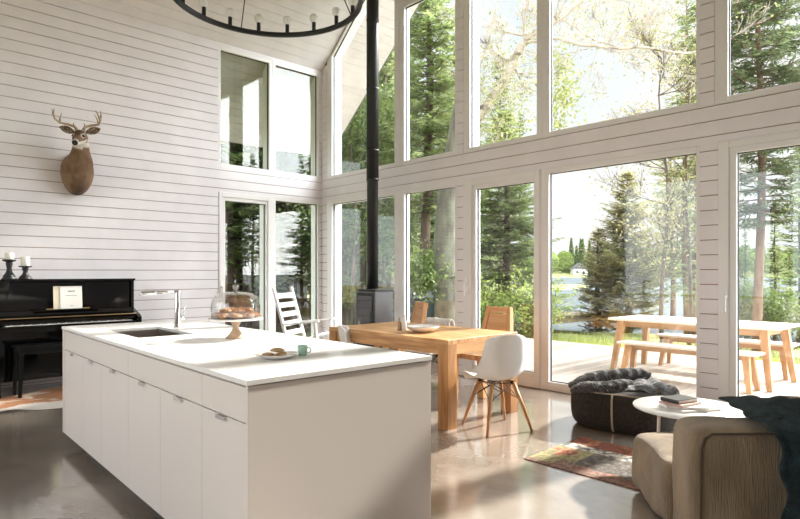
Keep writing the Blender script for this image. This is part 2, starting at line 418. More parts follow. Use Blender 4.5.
# each opening: glass u0,u1,z0,z1 and the visible frame members left,right,bottom,top
def glazing(name, axis, plane, sgn, g, mem, label, cat='window', slope=None, handle=None, gm=None, rev=TH+.02):
    u0, u1, z0, z1 = g; l, r, b, t = mem
    def P(u, d, z): return (plane+sgn*d, u, z) if axis == 0 else (u, plane+sgn*d, z)
    mb = MB(); D0, D1 = .004, .042
    zt = (lambda u: z1) if not slope else slope
    zto = (lambda u: z1+t) if not slope else (lambda u: slope(u)+t)
    def poly(pts, d0, d1, mi=0):    # pts in (u,z)
        n = len(pts); vs = [P(p[0], d0, p[1]) for p in pts]+[P(p[0], d1, p[1]) for p in pts]
        mb.add(vs, [tuple(range(n)), tuple(range(2*n-1, n-1, -1))]+[(i, i+n, (i+1) % n+n, (i+1) % n) for i in range(n)], mi)
    def ring(a, bb, d0, d1, mi):    # a = inner, bb = outer offsets (l,r,b,t)
        iu0, iu1, iz0 = u0-a[0], u1+a[1], z0-a[2]; ou0, ou1, oz0 = u0-bb[0], u1+bb[1], z0-bb[2]
        ti = lambda u: zt(min(max(u, u0), u1))+a[3]; to = lambda u: zt(min(max(u, u0), u1))+bb[3]
        poly([(ou0, oz0), (iu0, oz0), (iu0, to(iu0)), (ou0, to(ou0))], d0, d1, mi)
        poly([(iu1, oz0), (ou1, oz0), (ou1, to(ou1)), (iu1, to(iu1))], d0, d1, mi)
        poly([(iu0, oz0), (iu1, oz0), (iu1, iz0), (iu0, iz0)], d0, d1, mi)
        poly([(iu0, ti(iu0)), (iu1, ti(iu1)), (iu1, to(iu1)), (iu0, to(iu0))], d0, d1, mi)
    ring((0,0,0,0), (l, r, b, t), D0, D1, 0)
    if cat == 'door' : ring((.055,.03,.06,.05), (l, r, b, t), -.012, D0, 0)
    ring((.012,.012,.012,.012), (l, r, b, t), D1+.02, rev, 1)      # exterior lining
    o = mb.build(name, [M['frame'], M['reveal']], bevel=.003, bseg=1); struct(o, label, None)
    m2 = MB(); mb = m2
    ring((-.007,-.007,-.007,-.007), (.012,.012,.012,.012), D1, D1+.02, 0)
    m2.build('gasket', M['gasket'], o)
    m3 = MB(); mb = m3
    poly([(u0-.01, z0-.01), (u1+.01, z0-.01), (u1+.01, zt(u1)+.01), (u0-.01, zt(u0)+.01)], D1+.006, D1+.014)
    m3.build('glass_pane', gm or M['glass'], o)
    if handle is not None:
        hu, hz = handle; m4 = MB()
        m4.box(P(hu-.018, -.022, hz-.09), P(hu+.018, -.013, hz+.09)); m4.box(P(hu-.011, -.05, hz-.012), P(hu+.011, -.022, hz+.012))
        m4.box(P(hu-.012, -.062, hz-.14), P(hu+.012, -.046, hz+.015))
        h = m4.build('door_handle', M['whitewood'], o, bevel=.004)
    return (u0-l, u1+r, z0-b, (9.5 if slope else z1+t))

opn = []
s1 = lambda x: min(ceil_z(x)-.055, 9)
opn.append(glazing('window_1', 1, 0, 1, (.265, 1.78, 2.93, 5.1), (.135, .10, .06, .05), 'tall upper corner window with a sloping head beside the flue', slope=s1))
opn.append(glazing('window_2', 1, 0, 1, (1.985, 2.95, 2.93, 5.13), (.105, .03, .06, .10), 'upper window right of the flue pipe', rev=.11))
opn.append(glazing('window_3', 1, 0, 1, (3.20, 4.20, 2.93, 5.13), (.10, .08, .06, .10), 'upper window showing the leaning birch trunk'))
opn.append(glazing('window_4', 1, 0, 1, (4.37, 5.945, 2.93, 5.13), (.09, .03, .06, .10), 'wide upper window over the lake door', rev=.075))
opn.append(glazing('window_5', 1, 0, 1, (6.215, 7.2, 2.93, 5.13), (.11, .1, .06, .10), 'upper window at the right edge with a dark spruce behind', rev=.075))
opn.append(glazing('window_6', 1, 0, 1, (.265, 1.78, .15, 2.46), (.135, .10, .13, .06), 'lower corner window behind the stove'))
opn.append(glazing('window_7', 1, 0, 1, (1.985, 2.95, .15, 2.46), (.105, .03, .13, .06), 'lower window with the thick grey trunk behind', rev=.11))
opn.append(glazing('door_1', 1, 0, 1, (3.30, 4.16, .17, 2.39), (.20, .09, .16, .13), 'narrow glazed terrace door behind the dining table', 'door', handle=(3.16, 1.18), rev=.11))
opn.append(glazing('window_8', 1, 0, 1, (4.36, 5.945, .10, 2.46), (.10, .03, .09, .06), 'wide fixed lower pane looking on to the lake', rev=.075))
opn.append(glazing('door_2', 1, 0, 1, (6.285, 7.2, .17, 2.41), (.145, .12, .16, .115), 'glazed terrace door at the right edge', 'door', handle=(6.205, 1.12), rev=.075))
def top_front(z): 
    x = max(0, (z-4.71)/.87+.0); return (x, 10-x)
wall('wall_front', 1, 0, 1, 0, 10, 9.0, 2.729-.1364*30, .1364, opn, top=top_front, label='board-clad window wall facing the lake')
opl = []
opl.append(glazing('window_9', 0, 0, -1, (-1.805, -1.0, 2.935, 4.60), (.045, .055, .07, .06), 'left upper pane beside the deer wall', gm=M['glassw']))
opl.append(glazing('window_10', 0, 0, -1, (-.885, -.088, 2.935, 4.60), (.055, .03, .07, .06), 'right upper pane nearest the corner', gm=M['glassw']))
opl.append(glazing('door_3', 0, 0, -1, (-1.735, -1.06, .17, 2.395), (.105, .10, .16, .12), 'glazed side door behind the cake stand', 'door', handle=(-1.80, 1.12), gm=M['glassw']))
opl.append(glazing('window_11', 0, 0, -1, (-.885, -.083, .12, 2.465), (.07, .03, .11, .055), 'fixed side pane behind the white slatted chair', gm=M['glassw']))
wall('wall_left', 0, 0, -1, -9, 0, 4.71, 2.303, .1336, opl, label='white board-clad wall with the deer mount')
opb = []
opb.append(glazing('window_12', 1, -9, -1, (.8, 4.2, .5, 3.6), (.1,.1,.1,.1), 'large back wall window nearer the piano'))
opb.append(glazing('window_13', 1, -9, -1, (4.6, 8.0, .5, 3.6), (.1,.1,.1,.1), 'back wall window'))
wall('wall_back', 1, -9, -1, 0, 10, 9.0, 2.3, .1336, opb, top=top_front)
opr = []
wall('wall_right', 0, 10, 1, -9, 0, 4.71, 2.3, .1336, opr)

mb = MB(); mb.box((-.2, -9.2, -.3), (10.2, .2, 0)); struct(mb.build('floor', M['floor']), 'polished concrete floor')
def planks(mb, xa, xb, y0, y1, side, mi=0):   # roof boards running along y on one slope
    L = math.hypot(1, .87); n = int((xb-xa)*L/.134)
    for k in range(n+1):
        a = xa+k*.134/L; b = min(xb, a+(.134-.010)/L)
        if b-a < .005: continue
        za, zb = 4.71+.87*a, 4.71+.87*b; ua, ub = (a, b) if side == 0 else (10-a, 10-b); t = .018
        mb.add([(ua,y0,za),(ub,y0,zb),(ub,y1,zb),(ua,y1,za),(ua,y0,za+t),(ub,y0,zb+t),(ub,y1,zb+t),(ua,y1,za+t)],
               [(0,3,2,1),(4,5,6,7),(0,1,5,4),(1,2,6,5),(2,3,7,6),(3,0,4,7)], mi)
mb = MB(); planks(mb, 0, 5, -9, 0, 0); planks(mb, 0, 5, -9, 0, 1)
for s in (0, 1):
    f = (lambda x: x) if s == 0 else (lambda x: 10-x)
    mb.prism([(f(0), 4.71+.018), (f(5), 4.71+.87*5+.018), (f(5), 9.06+.12), (f(0), 4.71+.14)], 1, -9, 0, 1)
struct(mb.build('ceiling', [M['ceil'], M['raw']]), 'white plank ceiling following the roof slope')
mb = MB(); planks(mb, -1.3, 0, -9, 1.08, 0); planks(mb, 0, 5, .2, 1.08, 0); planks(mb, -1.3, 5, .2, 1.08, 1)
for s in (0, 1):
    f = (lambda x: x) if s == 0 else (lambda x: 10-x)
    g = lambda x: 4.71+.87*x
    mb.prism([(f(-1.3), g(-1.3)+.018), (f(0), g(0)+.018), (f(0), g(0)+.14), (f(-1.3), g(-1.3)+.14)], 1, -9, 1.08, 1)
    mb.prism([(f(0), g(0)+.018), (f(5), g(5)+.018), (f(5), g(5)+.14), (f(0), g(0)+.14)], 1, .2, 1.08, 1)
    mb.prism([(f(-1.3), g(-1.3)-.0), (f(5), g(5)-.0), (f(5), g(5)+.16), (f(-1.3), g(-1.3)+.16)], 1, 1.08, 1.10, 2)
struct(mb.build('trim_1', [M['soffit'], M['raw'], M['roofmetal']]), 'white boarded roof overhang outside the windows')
# upper roof skin
mb = MB()
for s in (0, 1):
    f = (lambda x: x) if s == 0 else (lambda x: 10-x)
    mb.prism([(f(-1.3), 4.71-1.131+.14), (f(5), 9.06+.14), (f(5), 9.06+.22), (f(-1.3), 4.71-1.131+.22)], 1, -9.2, 1.08)
struct(mb.build('trim_2', M['roofmetal']), 'dark roof covering')

# ------------------------------------------------------------------ kitchen island
isl = thing('kitchen_island', 'long white lacquered kitchen island on a recessed plinth', 'kitchen island', (.0, 0, 0))
Y0, Y1, X0, X1 = -4.60, -3.595, 2.92, 5.965
_a = math.radians(-1.4); isl.rotation_euler = (0, 0, _a); _p = Matrix.Rotation(_a, 3, 'Z') @ Vector((X1, Y0, 0)); isl.location = (5.967-_p.x, -4.632-_p.y, 0)
mb = MB(); mb.box((X0+.02, Y0+.022, .10), (X1-.02, Y1-.0, .18)); mb.box((X0+.02, Y0+.022, .18), (3.36, Y1, .895)); mb.box((4.21, Y0+.022, .18), (X1-.02, Y1, .895))
mb.box((3.36, Y0+.022, .18), (4.21, -4.46, .895)); mb.box((3.36, -4.0, .18), (4.21, Y1, .895)); mb.box((3.36, -4.46, .18), (4.21, -4.0, .66))
mb.build('body', M['white_lac'], isl)
mb = MB(); mb.box((X1-.02, Y0, .10), (X1, Y1, .895)); mb.build('end_panel', M['white_lac'], isl, bevel=.0015)
mb = MB(); mb.box((X0, Y0, .10), (X0+.04, Y1, .895)); mb.build('end_panel', M['white_lac'], isl, bevel=.0015)
mb = MB(); mb.box((X0+.15, Y0+.13, 0), (X1-.15, Y1-.1, .10)); mb.build('plinth', M['stovegrey'], isl)
for a, b in ((2.972, 3.52), (3.52, 3.97), (3.97, 4.51), (4.51, 5.02), (5.02, 5.53), (5.53, 5.948)):
    d = MB().box((a+.0015, Y0+.001, .102), (b-.0015, Y0+.021, .744)).build('cabinet_door', M['white_lac'], isl, bevel=.001)
    c = (a+b)/2
    MB().box((c-.04, Y0-.012, .738), (c+.04, Y0+.001, .7435)).box((c-.04, Y0-.014, .728), (c+.04, Y0-.011, .7435)).build('tab_handle', M['chrome'], d)
for a, b in ((2.972, 4.51), (4.51, 5.53), (5.53, 5.948)):
    MB().box((a+.0015, Y0+.001, .7485), (b-.0015, Y0+.021, .888)).build('drawer_front', M['white_lac'], isl, bevel=.001)
sx0, sx1, sy0, sy1 = 3.43, 4.14, -4.425, -4.05
mb = MB()
mb.box((X0-.004, Y0-.006, .90), (X1+.004, sy0, .92)); mb.box((X0-.004, sy1, .90), (X1+.004, Y1+.004, .92))
mb.box((X0-.004, sy0, .90), (sx0, sy1, .92)); mb.box((sx1, sy0, .90), (X1+.004, sy1, .92))
mb.build('countertop', M['counter'], isl)
snk = MB(); zb = .72
snk.box((sx0-.01, sy0-.01, zb), (sx1+.01, sy1+.01, zb+.006)); snk.box((sx0-.012, sy0-.012, zb), (sx0, sy1+.012, .90)); snk.box((sx1, sy0-.012, zb), (sx1+.012, sy1+.012, .90))
snk.box((sx0, sy0-.012, zb), (sx1, sy0, .90)); snk.box((sx0, sy1, zb), (sx1, sy1+.012, .90))
so = snk.build('sink_basin', M['steel'], isl)
MB().lathe([(.001, .004), (.03, .004), (.042, .0), (.042, -.002)], 24, ((sx0+sx1)/2, (sy0+sy1)/2, zb+.006)).build('drain', M['chrome'], so)

# faucet
fx, fy = 3.64, -3.95
fa = thing('kitchen_faucet', 'chrome kitchen faucet with a long flat spout over the sink', 'faucet', (fx, fy, .92))
MB().lathe([(.028, 0), (.028, .008), (.021, .012), (.021, .26), (.019, .285), (.0, .285)], 24).build('body', M['chrome'], fa)
MB().tube([(0, .0, .271), (0, -.10, .272), (0, -.17, .272)], .0125, 14).build('spout', M['chrome'], fa)
MB().tube([(0, -.16, .272), (0, -.17, .270), (0, -.265, .264), (0, -.27, .252)], [.015, .017, .017, .013], 14).build('spray_head', M['chrome'], fa)
h = MB().tube([(.0, .015, .075), (.0, .05, .075)], .016, 14).build('valve', M['chrome'], fa)
MB().tube([(0, .045, .08), (0, .055, .17)], [.006, .005], 10).build('lever', M['chrome'], h)

# cake stand + dome + pastries
cs = (4.60, -3.97)
ck = thing('cake_stand', 'white marble cake stand on a turned wooden foot under a glass dome', 'cake stand', (cs[0], cs[1], .92))
MB().lathe([(.0, 0), (.062, 0), (.064, .007), (.056, .014), (.036, .034), (.023, .056), (.018, .070), (.018, .078), (.026, .092), (.032, .104), (.032, .112), (0, .112)], 12).build('foot', M['standwood'], ck)
MB().lathe([(0, .112), (.08, .112), (.168, .120), (.17, .126), (.168, .130), (.162, .131), (.0, .131)], 48).build('plate', M['marble'], ck)
dm = thing('glass_dome', 'clear glass cloche with a knob covering the pastries', 'glass dome', (cs[0], cs[1], 1.0515))
pr = [(.150, 0), (.153, .004), (.152, .08), (.146, .115), (.128, .142), (.09, .158), (.045, .165), (.0, .167)]
MB().lathe(pr, 48).lathe([(r-.003 if r > .01 else 0, z-.003 if i else z+.0005) for i, (r, z) in enumerate(pr)], 48).build('bell', M['dome'], dm)
MB().lathe([(0, .167), (.012, .168), (.009, .178), (.019, .188), (.022, .204), (.018, .215), (0, .217)], 24).build('knob', M['knob'], dm)
def cookie(seed, rx, ry, rz, m):
    rr = random.Random(seed); ph = rr.random()*6
    def fn(u, v):
        a = 2*PI*u; b = PI*(v-.5); k = 1+.12*math.sin(3*a+ph)+.10*math.sin(7*a+ph*2)*math.cos(b)
        z = math.sin(b); 
        bump = 1+.18*math.sin(6*a+ph+5*v)
        return (rx*math.cos(a)*math.cos(b)*k, ry*math.sin(a)*math.cos(b)*k, rz*(z if z > 0 else z*.6)*bump)
    mb = MB(); mb.grid(fn, 28, 10, closed_u=True); return mb
gp = 'pastries under the glass dome'
spots = [(-.112, .045, .016, 2.4), (-.09, -.045, .016, .9), (-.035, -.10, .016, .1), (.045, -.105, .016, 2.6), (.10, -.05, .016, 1.5), (.105, .035, .016, 2.0), (.055, .10, .016, .7), (-.03, .105, .016, 2.9), (.005, .015, .016, 1.8),
         (-.075, .0, .044, .7), (-.01, -.06, .044, 2.0), (.06, -.02, .044, .2), (.04, .055, .044, 1.1), (-.03, .055, .044, 2.5)]
protos = []
for i, (a, b, c, r) in enumerate(spots):
    if i < 3: o = cookie(i, .046, .031, .018, 0).build('pastry', M['cookie'])
    else: o = protos[i % 3].copy(); COL.objects.link(o)
    if i < 3: protos.append(o)
    o.location = (cs[0]+a, cs[1]+b, 1.0525+c-.001); o.rotation_euler = (.1*math.sin(i*2), .12*math.cos(i*3), r)
    tag(o, 'golden brown pastry in the pile under the glass dome', 'pastry', gp)

# saucer, cookies, cup
pl = W(2.88, -.607, .92)
o = MB().lathe([(0, .003), (.05, .003), (.055, 0), (.062, 0), (.085, .010), (.108, .021), (.110, .023), (.107, .024), (.082, .014), (.058, .007), (0, .006)], 48).build('saucer', M['ceramic'], loc=pl)
tag(o, 'round white plate with broken cookies near the front of the island', 'plate')
for i, (a, b, r, z) in enumerate(((-.02, -.036, .4, 0), (.04, -.01, 1.9, 0), (-.015, .036, 2.8, .0), (.008, .0, .9, .023))):
    o = cookie(20+i, .032, .024, .012, 0).build('cookie', M['sugar'], loc=(pl.x+a, pl.y+b, .9345+z), rotz=r)
    tag(o, ['pale crumbly cookie lying at the plate\'s left', 'pale crumbly cookie lying at the plate\'s right', 'pale cookie at the back of the plate', 'pale cookie topping the small heap on the plate'][i], 'cookie')
cp = W(2.98, -.497, .92)
cu = thing('espresso_cup', 'small mint green cup beside the plate of cookies', 'cup', cp)
MB().lathe([(0, 0), (.019, 0), (.023, .005), (.0255, .02), (.026, .048), (.0245, .049), (.0235, .046), (.023, .02), (.018, .008), (0, .006)], 32).build('bowl', M['mint'], cu)
hp = [(math.cos(a)*.012, math.sin(a)*.013) for a in [(-1.9+3.8*i/12) for i in range(13)]]
hd = RT
MB().tube([tuple(Vector((hd.x, hd.y, 0))*(.024+.006+x)+Vector((0, 0, .026+z))) for x, z in hp], .0032, 8).build('handle', M['mint'], cu)
MB().lathe([(0, 0), (.0232, 0)], 24, (0, 0, .041)).build('coffee', M['coffee'], cu)

# ------------------------------------------------------------------ piano and what stands on it
pn = thing('upright_piano', 'glossy black upright piano against the boarded wall', 'piano', (.0, 0, 0))
ya, yb = -4.66, -3.16
MB().box((.03, ya+.03, .12), (.33, yb-.03, 1.235)).build('case', M['blackgloss'], pn, bevel=.004)
MB().box((.02, ya-.012, 1.235), (.40, yb+.012, 1.262)).build('lid', M['blackgloss'], pn, bevel=.004)
MB().box((.33, ya+.045, .905), (.358, yb-.045, 1.225)).build('upper_panel', M['blackgloss'], pn, bevel=.003)
MB().box((.33, ya+.045, .15), (.358, yb-.045, .70)).build('lower_panel', M['blackgloss'], pn, bevel=.003)
for y in (ya, yb-.035): MB().box((.03, y, .0), (.385, y+.035, 1.235)).build('side_panel', M['blackgloss'], pn, bevel=.003)
MB().box((.33, ya+.035, .68), (.63, yb-.035, .735)).build('key_bed', M['blackgloss'], pn, bevel=.004)
for y in (ya, yb-.045):
    MB().prism([(.385, .64), (.655, .68), (.655, .80), (.60, .83), (.385, .90)], 1, y, y+.045).build('cheek', M['blackgloss'], pn, bevel=.004)
    MB().prism([(.56, .0), (.64, .0), (.64, .07), (.62, .10), (.625, .66), (.56, .66), (.575, .3), (.57, .1)], 1, y, y+.06).build('leg', M['blackgloss'], pn, bevel=.004)
    MB().box((.35, y, 0), (.65, y+.06, .045)).build('foot_rail', M['blackgloss'], pn, bevel=.003)
kb = MB(); n = 52; w = (yb-ya-.2)/n
for i in range(n): kb.box((.47, ya+.1+i*w+.0006, .735), (.625, ya+.1+(i+1)*w-.0006, .762))
kb.build('white_keys', M['ivory'], pn)['kind'] = 'stuff'
kb = MB()
for i in range(n):
    if (i % 7) in (0, 1, 3, 4, 5): kb.box((.47, ya+.1+(i+1)*w-.005, .762), (.565, ya+.1+(i+1)*w+.005, .774))
kb.build('black_keys', M['black'], pn)['kind'] = 'stuff'
MB().prism([(.40, .905), (.43, .905), (.47, .86), (.60, .842), (.605, .83), (.46, .83), (.40, .88)], 1, ya+.045, yb-.045).build('fallboard', M['blackgloss'], pn)
MB().box((.626, ya+.046, .735), (.634, yb-.046, .757)).build('key_slip', M['blackgloss'], pn)
MB().box((.39, ya+.046, .778), (.585, yb-.046, .812)).build('key_cover', M['blackgloss'], pn, bevel=.003)
MB().box((.585, ya+.045, .835), (.61, yb-.045, .842)).build('brass_strip', M['brass'], pn)
MB().box((.358, -4.26, .895), (.46, -3.60, .915)).build('music_ledge', M['blackgloss'], pn, bevel=.003)
for y in (-4.10, -3.72): MB().box((.43, y-.035, .915), (.445, y+.035, .925)).build('brass_clip', M['brass'], pn)
for y in (-4.0, -3.9, -3.8): MB().box((.50, y-.02, .05), (.62, y+.02, .065)).build('pedal', M['brass'], pn)
def tilt(o, ang): o.rotation_euler = (0, ang, 0)
sm = thing('sheet_music', 'white sheet music with printed lines open on the piano ledge', 'sheet music', (.412, 0, .9165))
mb = MB(); mb.box((-.006, -3.985, 0), (-.003, -3.755, .262)); pg = mb.build('page', M['paper'], sm)
mb = MB(); mb.box((-.012, -4.055, 0), (-.0075, -3.985, .265)); mb.build('book_spine_page', M['paper2'], sm)
for z, a, b in ((.205, -3.91, -3.83), (.15, -3.93, -3.81), (.03, -3.885, -3.855)): MB().box((-.003, a, z), (-.0022, b, z+.0045)).build('printed_line', M['ink'], sm)
for i in range(6): MB().box((-.003, -3.905+i*.0125, .192), (-.0022, -3.898+i*.0125, .2045)).build('printed_letter', M['ink'], sm)
sm.rotation_euler = (0, -.10, 0)
def candlestick(y, h, label, cl, clabel):
    t = thing('candlestick', label, 'candlestick', (.22, y, 1.262))
    s = h/.24
    MB().lathe([(0, 0), (0.0742, 0), (0.0742, .012*s), (0.0576, .02*s), (0.0640, .035*s), (0.0512, .055*s), (0.0384, .075*s), (0.0282, .10*s), (0.0243, .13*s), (0.0307, .17*s), (0.0358, .19*s), (0.0282, .20*s), (0.0384, .212*s), (0.0666, .222*s), (0.0691, .236*s), (0.0640, .24*s), (0, .24*s)], 28).build('stem', M['black'], t)
    c = thing('pillar_candle', clabel, 'candle', (.22, y, 1.262+h+.0005))
    MB().lathe([(0, 0), (.043, 0), (.045, .004), (.045, cl-.004), (.042, cl), (.01, cl-.004), (0, cl-.004)], 24).build('wax', M['wax'], c)
    MB().tube([(0, 0, cl-.004), (.001, 0, cl+.009)], .0015, 6).build('wick', M['ink'], c)
candlestick(-4.455, .222, 'taller black turned candlestick at the left on the piano', .075, 'cream pillar candle on the taller candlestick')
candlestick(-4.30, .150, 'shorter black turned candlestick beside the taller one', .105, 'cream pillar candle on the shorter candlestick')
# bench
bn = thing('piano_bench', 'black wooden piano bench tucked in front of the keys', 'bench', (.61, -4.12, 0))
MB().box((-.17, -.36, .52), (.17, .36, .545)).box((-.15, -.34, .46), (.15, .34, .52)).build('seat', M['blacksatin'], bn, bevel=.004)
for a in (-1, 1):
    for b in (-1, 1): MB().bar((a*.14, b*.33, 0), (a*.135, b*.315, .46), .032, .032, (0,1,0), 0, .045, .045).build('leg', M['blacksatin'], bn)

# ------------------------------------------------------------------ dining table
tb = thing('dining_table', 'long chunky oak dining table with square corner legs', 'table', (3.868, -1.58, 0))
hx, hy = .842, .50
mb = MB(); n = 8
for i in range(n): mb.box((-hx, -hy+i*2*hy/n+.0006, .728), (hx, -hy+(i+1)*2*hy/n-.0006, .765))
top = mb.build('tabletop', M['oak0'], tb, bevel=.0015, bseg=1)
for a in (-1, 1):
    for b in (-1, 1): MB().box((a*hx, b*hy, 0), (a*(hx-.115), b*(hy-.115), .7275)).build('leg', M['oak2'], tb, bevel=.002)
for b in (-1, 1): MB().box((-hx+.116, b*(hy-.012), .635), (hx-.116, b*(hy-.04), .7275)).build('apron', M['oak0'], tb)
for a in (-1, 1): MB().box((a*(hx-.012), -hy+.116, .635), (a*(hx-.04), hy-.116, .7275)).build('apron', M['oak1'], tb)
bw = W(5.62, .22, .7655)
o = MB().lathe([(0, .004), (.05, 0), (.06, .003), (.12, .022), (.155, .048), (.160, .060), (.156, .060), (.118, .032), (.055, .014), (0, .012)], 40).build('bowl', M['ceramic'], loc=bw)
tag(o, 'shallow white ceramic bowl on the oak table', 'bowl')
for u, h, r0, m, lab in ((.045, .135, .026, 'paper', 'tall white conical grinder beside the bowl'), (-.005, .105, .023, 'standwood', 'shorter pale wooden grinder left of the white one')):
    p = W(5.78, u, .7655)
    t = thing('spice_grinder', lab, 'grinder', p)
    MB().lathe([(0, 0), (r0, 0), (r0, .01), (r0*.8, h*.5), (r0*.55, h*.85), (r0*.5, h), (0, h)], 24).build('body', M['ceramic' if m == 'paper' else m], t)
    MB().lathe([(0, h), (r0*.5, h+.001), (r0*.55, h+.012), (r0*.3, h+.024), (0, h+.026)], 20).build('knob', M['ceramic' if m == 'paper' else m], t)

# ------------------------------------------------------------------ moulded shell chairs
def lerp_tab(tab, t):
    x = t*(len(tab)-1); i = min(int(x), len(tab)-2); f = x-i
    # catmull-rom
    g = lambda k: tab[max(0, min(len(tab)-1, k))]
    p0, p1, p2, p3 = g(i-1), g(i), g(i+1), g(i+2)
    return [.5*((2*b)+(-a+c)*f+(2*a-5*b+4*c-d)*f*f+(-a+3*b-3*c+d)*f**3) for a, b, c, d in zip(p0, p1, p2, p3)]
shell_tab = [(.235,.392,.175),(.225,.425,.205),(.17,.440,.22),(.08,.432,.226),(-.02,.422,.230),(-.11,.430,.232),(-.175,.475,.230),(-.205,.545,.228),(-.222,.62,.221),(-.235,.70,.210),(-.248,.77,.198),(-.256,.812,.170),(-.258,.826,.135)]
def shell_pt(u, v):
    y, z, w = lerp_tab(shell_tab, v); t = 2*u-1
    sb = smooth01((v-.40)/.2); e = abs(t)**2.6
    x = w*t
    seat = 1-sb
    z += seat*e*.038*smooth01(v*5); y += sb*e*.085
    if v > .8: z -= sb*(abs(t)**3)*.03*smooth01((v-.8)/.2)
    # cusp where the seat turns into the back
    k = math.exp(-((v-.5)/.11)**2); z += k*e*.045; y += k*e*.055
    return (x, y, z)
def shell_chair(label, loc, rotz):
    t = thing('shell_chair', label, 'chair', loc, rotz)
    mb = MB(); mb.grid(shell_pt, 20, 34); sh = mb.build('shell_seat', M['plastic'], t, solid=.007, sub=1)
    A = [(.10, .10), (-.10, .10), (-.10, -.11), (.10, -.11)]; F = [(.215, .20), (-.215, .20), (-.215, -.225), (.215, -.225)]
    for (ax, ay), (fx, fy) in zip(A, F):
        lg = MB().tube([(ax, ay, .412), (ax*.4+fx*.6, ay*.4+fy*.6, .18), (fx, fy, 0)], [.017, .0155, .011], 12).build('leg', M['oak2'], t)
        MB().box((ax*1.0-.016, ay-.016, .392), (ax+.016, ay+.016, .416)).build('bracket', M['black'], lg)
    P = [Vector((ax*.60+fx*.40, ay*.60+fy*.40, .26)) for (ax, ay), (fx, fy) in zip(A, F)]
    T = [Vector((ax, ay, .400)) for ax, ay in A]
    for i in range(4):
        j = (i+1) % 4
        MB().tube([P[i], T[j]], .0035, 6).build('strut', M['black'], t); MB().tube([P[j], T[i]], .0035, 6).build('strut', M['black'], t)
    MB().tube([T[0], T[1], T[2], T[3], T[0]], .004, 6).build('top_wire', M['black'], t)
    return t
def face(fx, fy): return math.atan2(fy, fx)-PI/2
shell_chair('white moulded shell chair with wooden dowel legs at the near end of the oak table', (4.918, -1.695, 0), face(-.93, .37))
p = W(5.72, -.575)
shell_chair('white shell chair mostly hidden behind the island, its back edge against the table', (p.x+.15, p.y+.17, 0), face(.685, .73))
t = shell_chair('white shell chair draped in sheepskin on the window side of the table', (3.25, -.86, 0), face(0, -1))
t.scale = (1, 1, .92)
# sheepskin draped over that chair
def fleece(u, v):
    x = (u-.5)*.46*(1+.1*math.sin(9*v)); s = v
    if s < .45: k = s/.45; y = .225-.07*k*0+.06*math.sin(k*3)*.2; z = .10+.70*k; y = .285-.015*k
    elif s < .55: k = (s-.45)/.1; y = .27-.05*k-.0; z = .80+.035*math.sin(PI*k)+.012
    else: k = (s-.55)/.45; q = k*.68; z = .815-min(q, .355)+(.0 if q < .355 else 0); y = .215-.055*min(1, q/.355)-max(0, q-.355)*1.05; 
    n = noise.noise(Vector((x*9, s*14, 3)))*.018
    x *= 1+.06*math.sin(s*20)
    return (x, -y+n*.5, z+n)
mb = MB(); mb.grid(fleece, 18, 60)
o = mb.build('sheepskin', M['fleece'], loc=(3.25, -.86, 0), rotz=face(0, -1), solid=.028, sub=1); o.scale = (1, 1, .92)
tag(o, 'fluffy cream sheepskin hanging over the chair back by the window', 'sheepskin')

# ------------------------------------------------------------------ chunky wooden chairs
def wood_chair(label, loc, rotz):
    t = thing('wooden_chair', label, 'chair', loc, rotz)
    mb = MB()
    for i in range(4): mb.box((-.235+i*.1175+.001, -.20, .395), (-.235+(i+1)*.1175-.001, .28, .45))
    mb.build('seat', M['pine2'], t, bevel=.003)
    for a in (-1, 1):
        MB().bar((a*.20, .245, 0), (a*.20, .245, .394), .07, .07).build('leg', M['pine2'], t, bevel=.003)
        MB().bar((a*.215, -.225, 0), (a*.215, -.225, .44), .06, .06, (0, 1, 0)).build('leg', M['pine2'], t, bevel=.003)
        MB().bar((a*.215, -.225, .44), (a*.140, -.315, .94), .055, .06, (0, 1, 0)).build('back_post', M['pine2'], t, bevel=.003)
    MB().bar((-.168, -.317, .905), (.168, -.317, .905), .06, .07, (0, 0, 1)).build('top_rail', M['pine0'], t, bevel=.003)
    mb = MB()
    for i in range(5):
        z = .50+i*.073; y = -.225-(z-.44)*.18; w = .185-(z-.44)*.15
        mb.bar((-w, y, z+.035), (w, y, z+.035), .018, .071, (0, -.18, 1))
    mb.build('back_panel', M['pine0'], t)
    MB().box((-.165, -.235, .33), (.165, -.205, .39)).build('seat_rail', M['pine0'], t)
    return t
wood_chair('chunky pine chair with a planked back in front of the terrace door', (3.895, -.605, 0), face(0, -1))
wood_chair('chunky pine chair turned sideways behind the white bowl', (2.42, -.50, 0), face(-.42, -.91))

# ------------------------------------------------------------------ wood stove and flue
st = thing('wood_stove', 'slim dark wood stove with a black glass front and grey side', 'stove', (1.935, -.50, 0))
MB().box((-.19, -.16, .06), (.19, .16, 1.075)).build('body', M['stovegrey'], st, bevel=.006)
MB().box((-.195, -.165, 1.075), (.195, .165, 1.105)).build('top_plate', M['black'], st, bevel=.004)
MB().box((-.17, -.14, 0), (.17, .14, .06)).build('base', M['black'], st)
d = MB().box((-.185, -.18, .30), (.185, -.161, 1.06)).build('fire_door', M['black'], st, bevel=.003)
MB().box((-.15, -.186, .42), (.15, -.1805, 1.02)).build('glass', M['stoveglass'], d)
MB().box((.155, -.215, .62), (.17, -.195, .82)).box((.155, -.2, .63), (.17, -.18, .65)).box((.155, -.2, .79), (.17, -.18, .81)).build('handle', M['black'], d)
MB().box((-.185, -.172, .08), (.185, -.161, .28)).build('wood_drawer', M['black'], st)
MB().box((.05, -.1, 1.106), (.16, .1, 1.112)).build('air_grille', M['stovegrey'], st)
fl = thing('stove_flue', 'tall round black flue pipe rising from the stove to the roof', 'flue pipe', (1.885, -.50, 1.106))
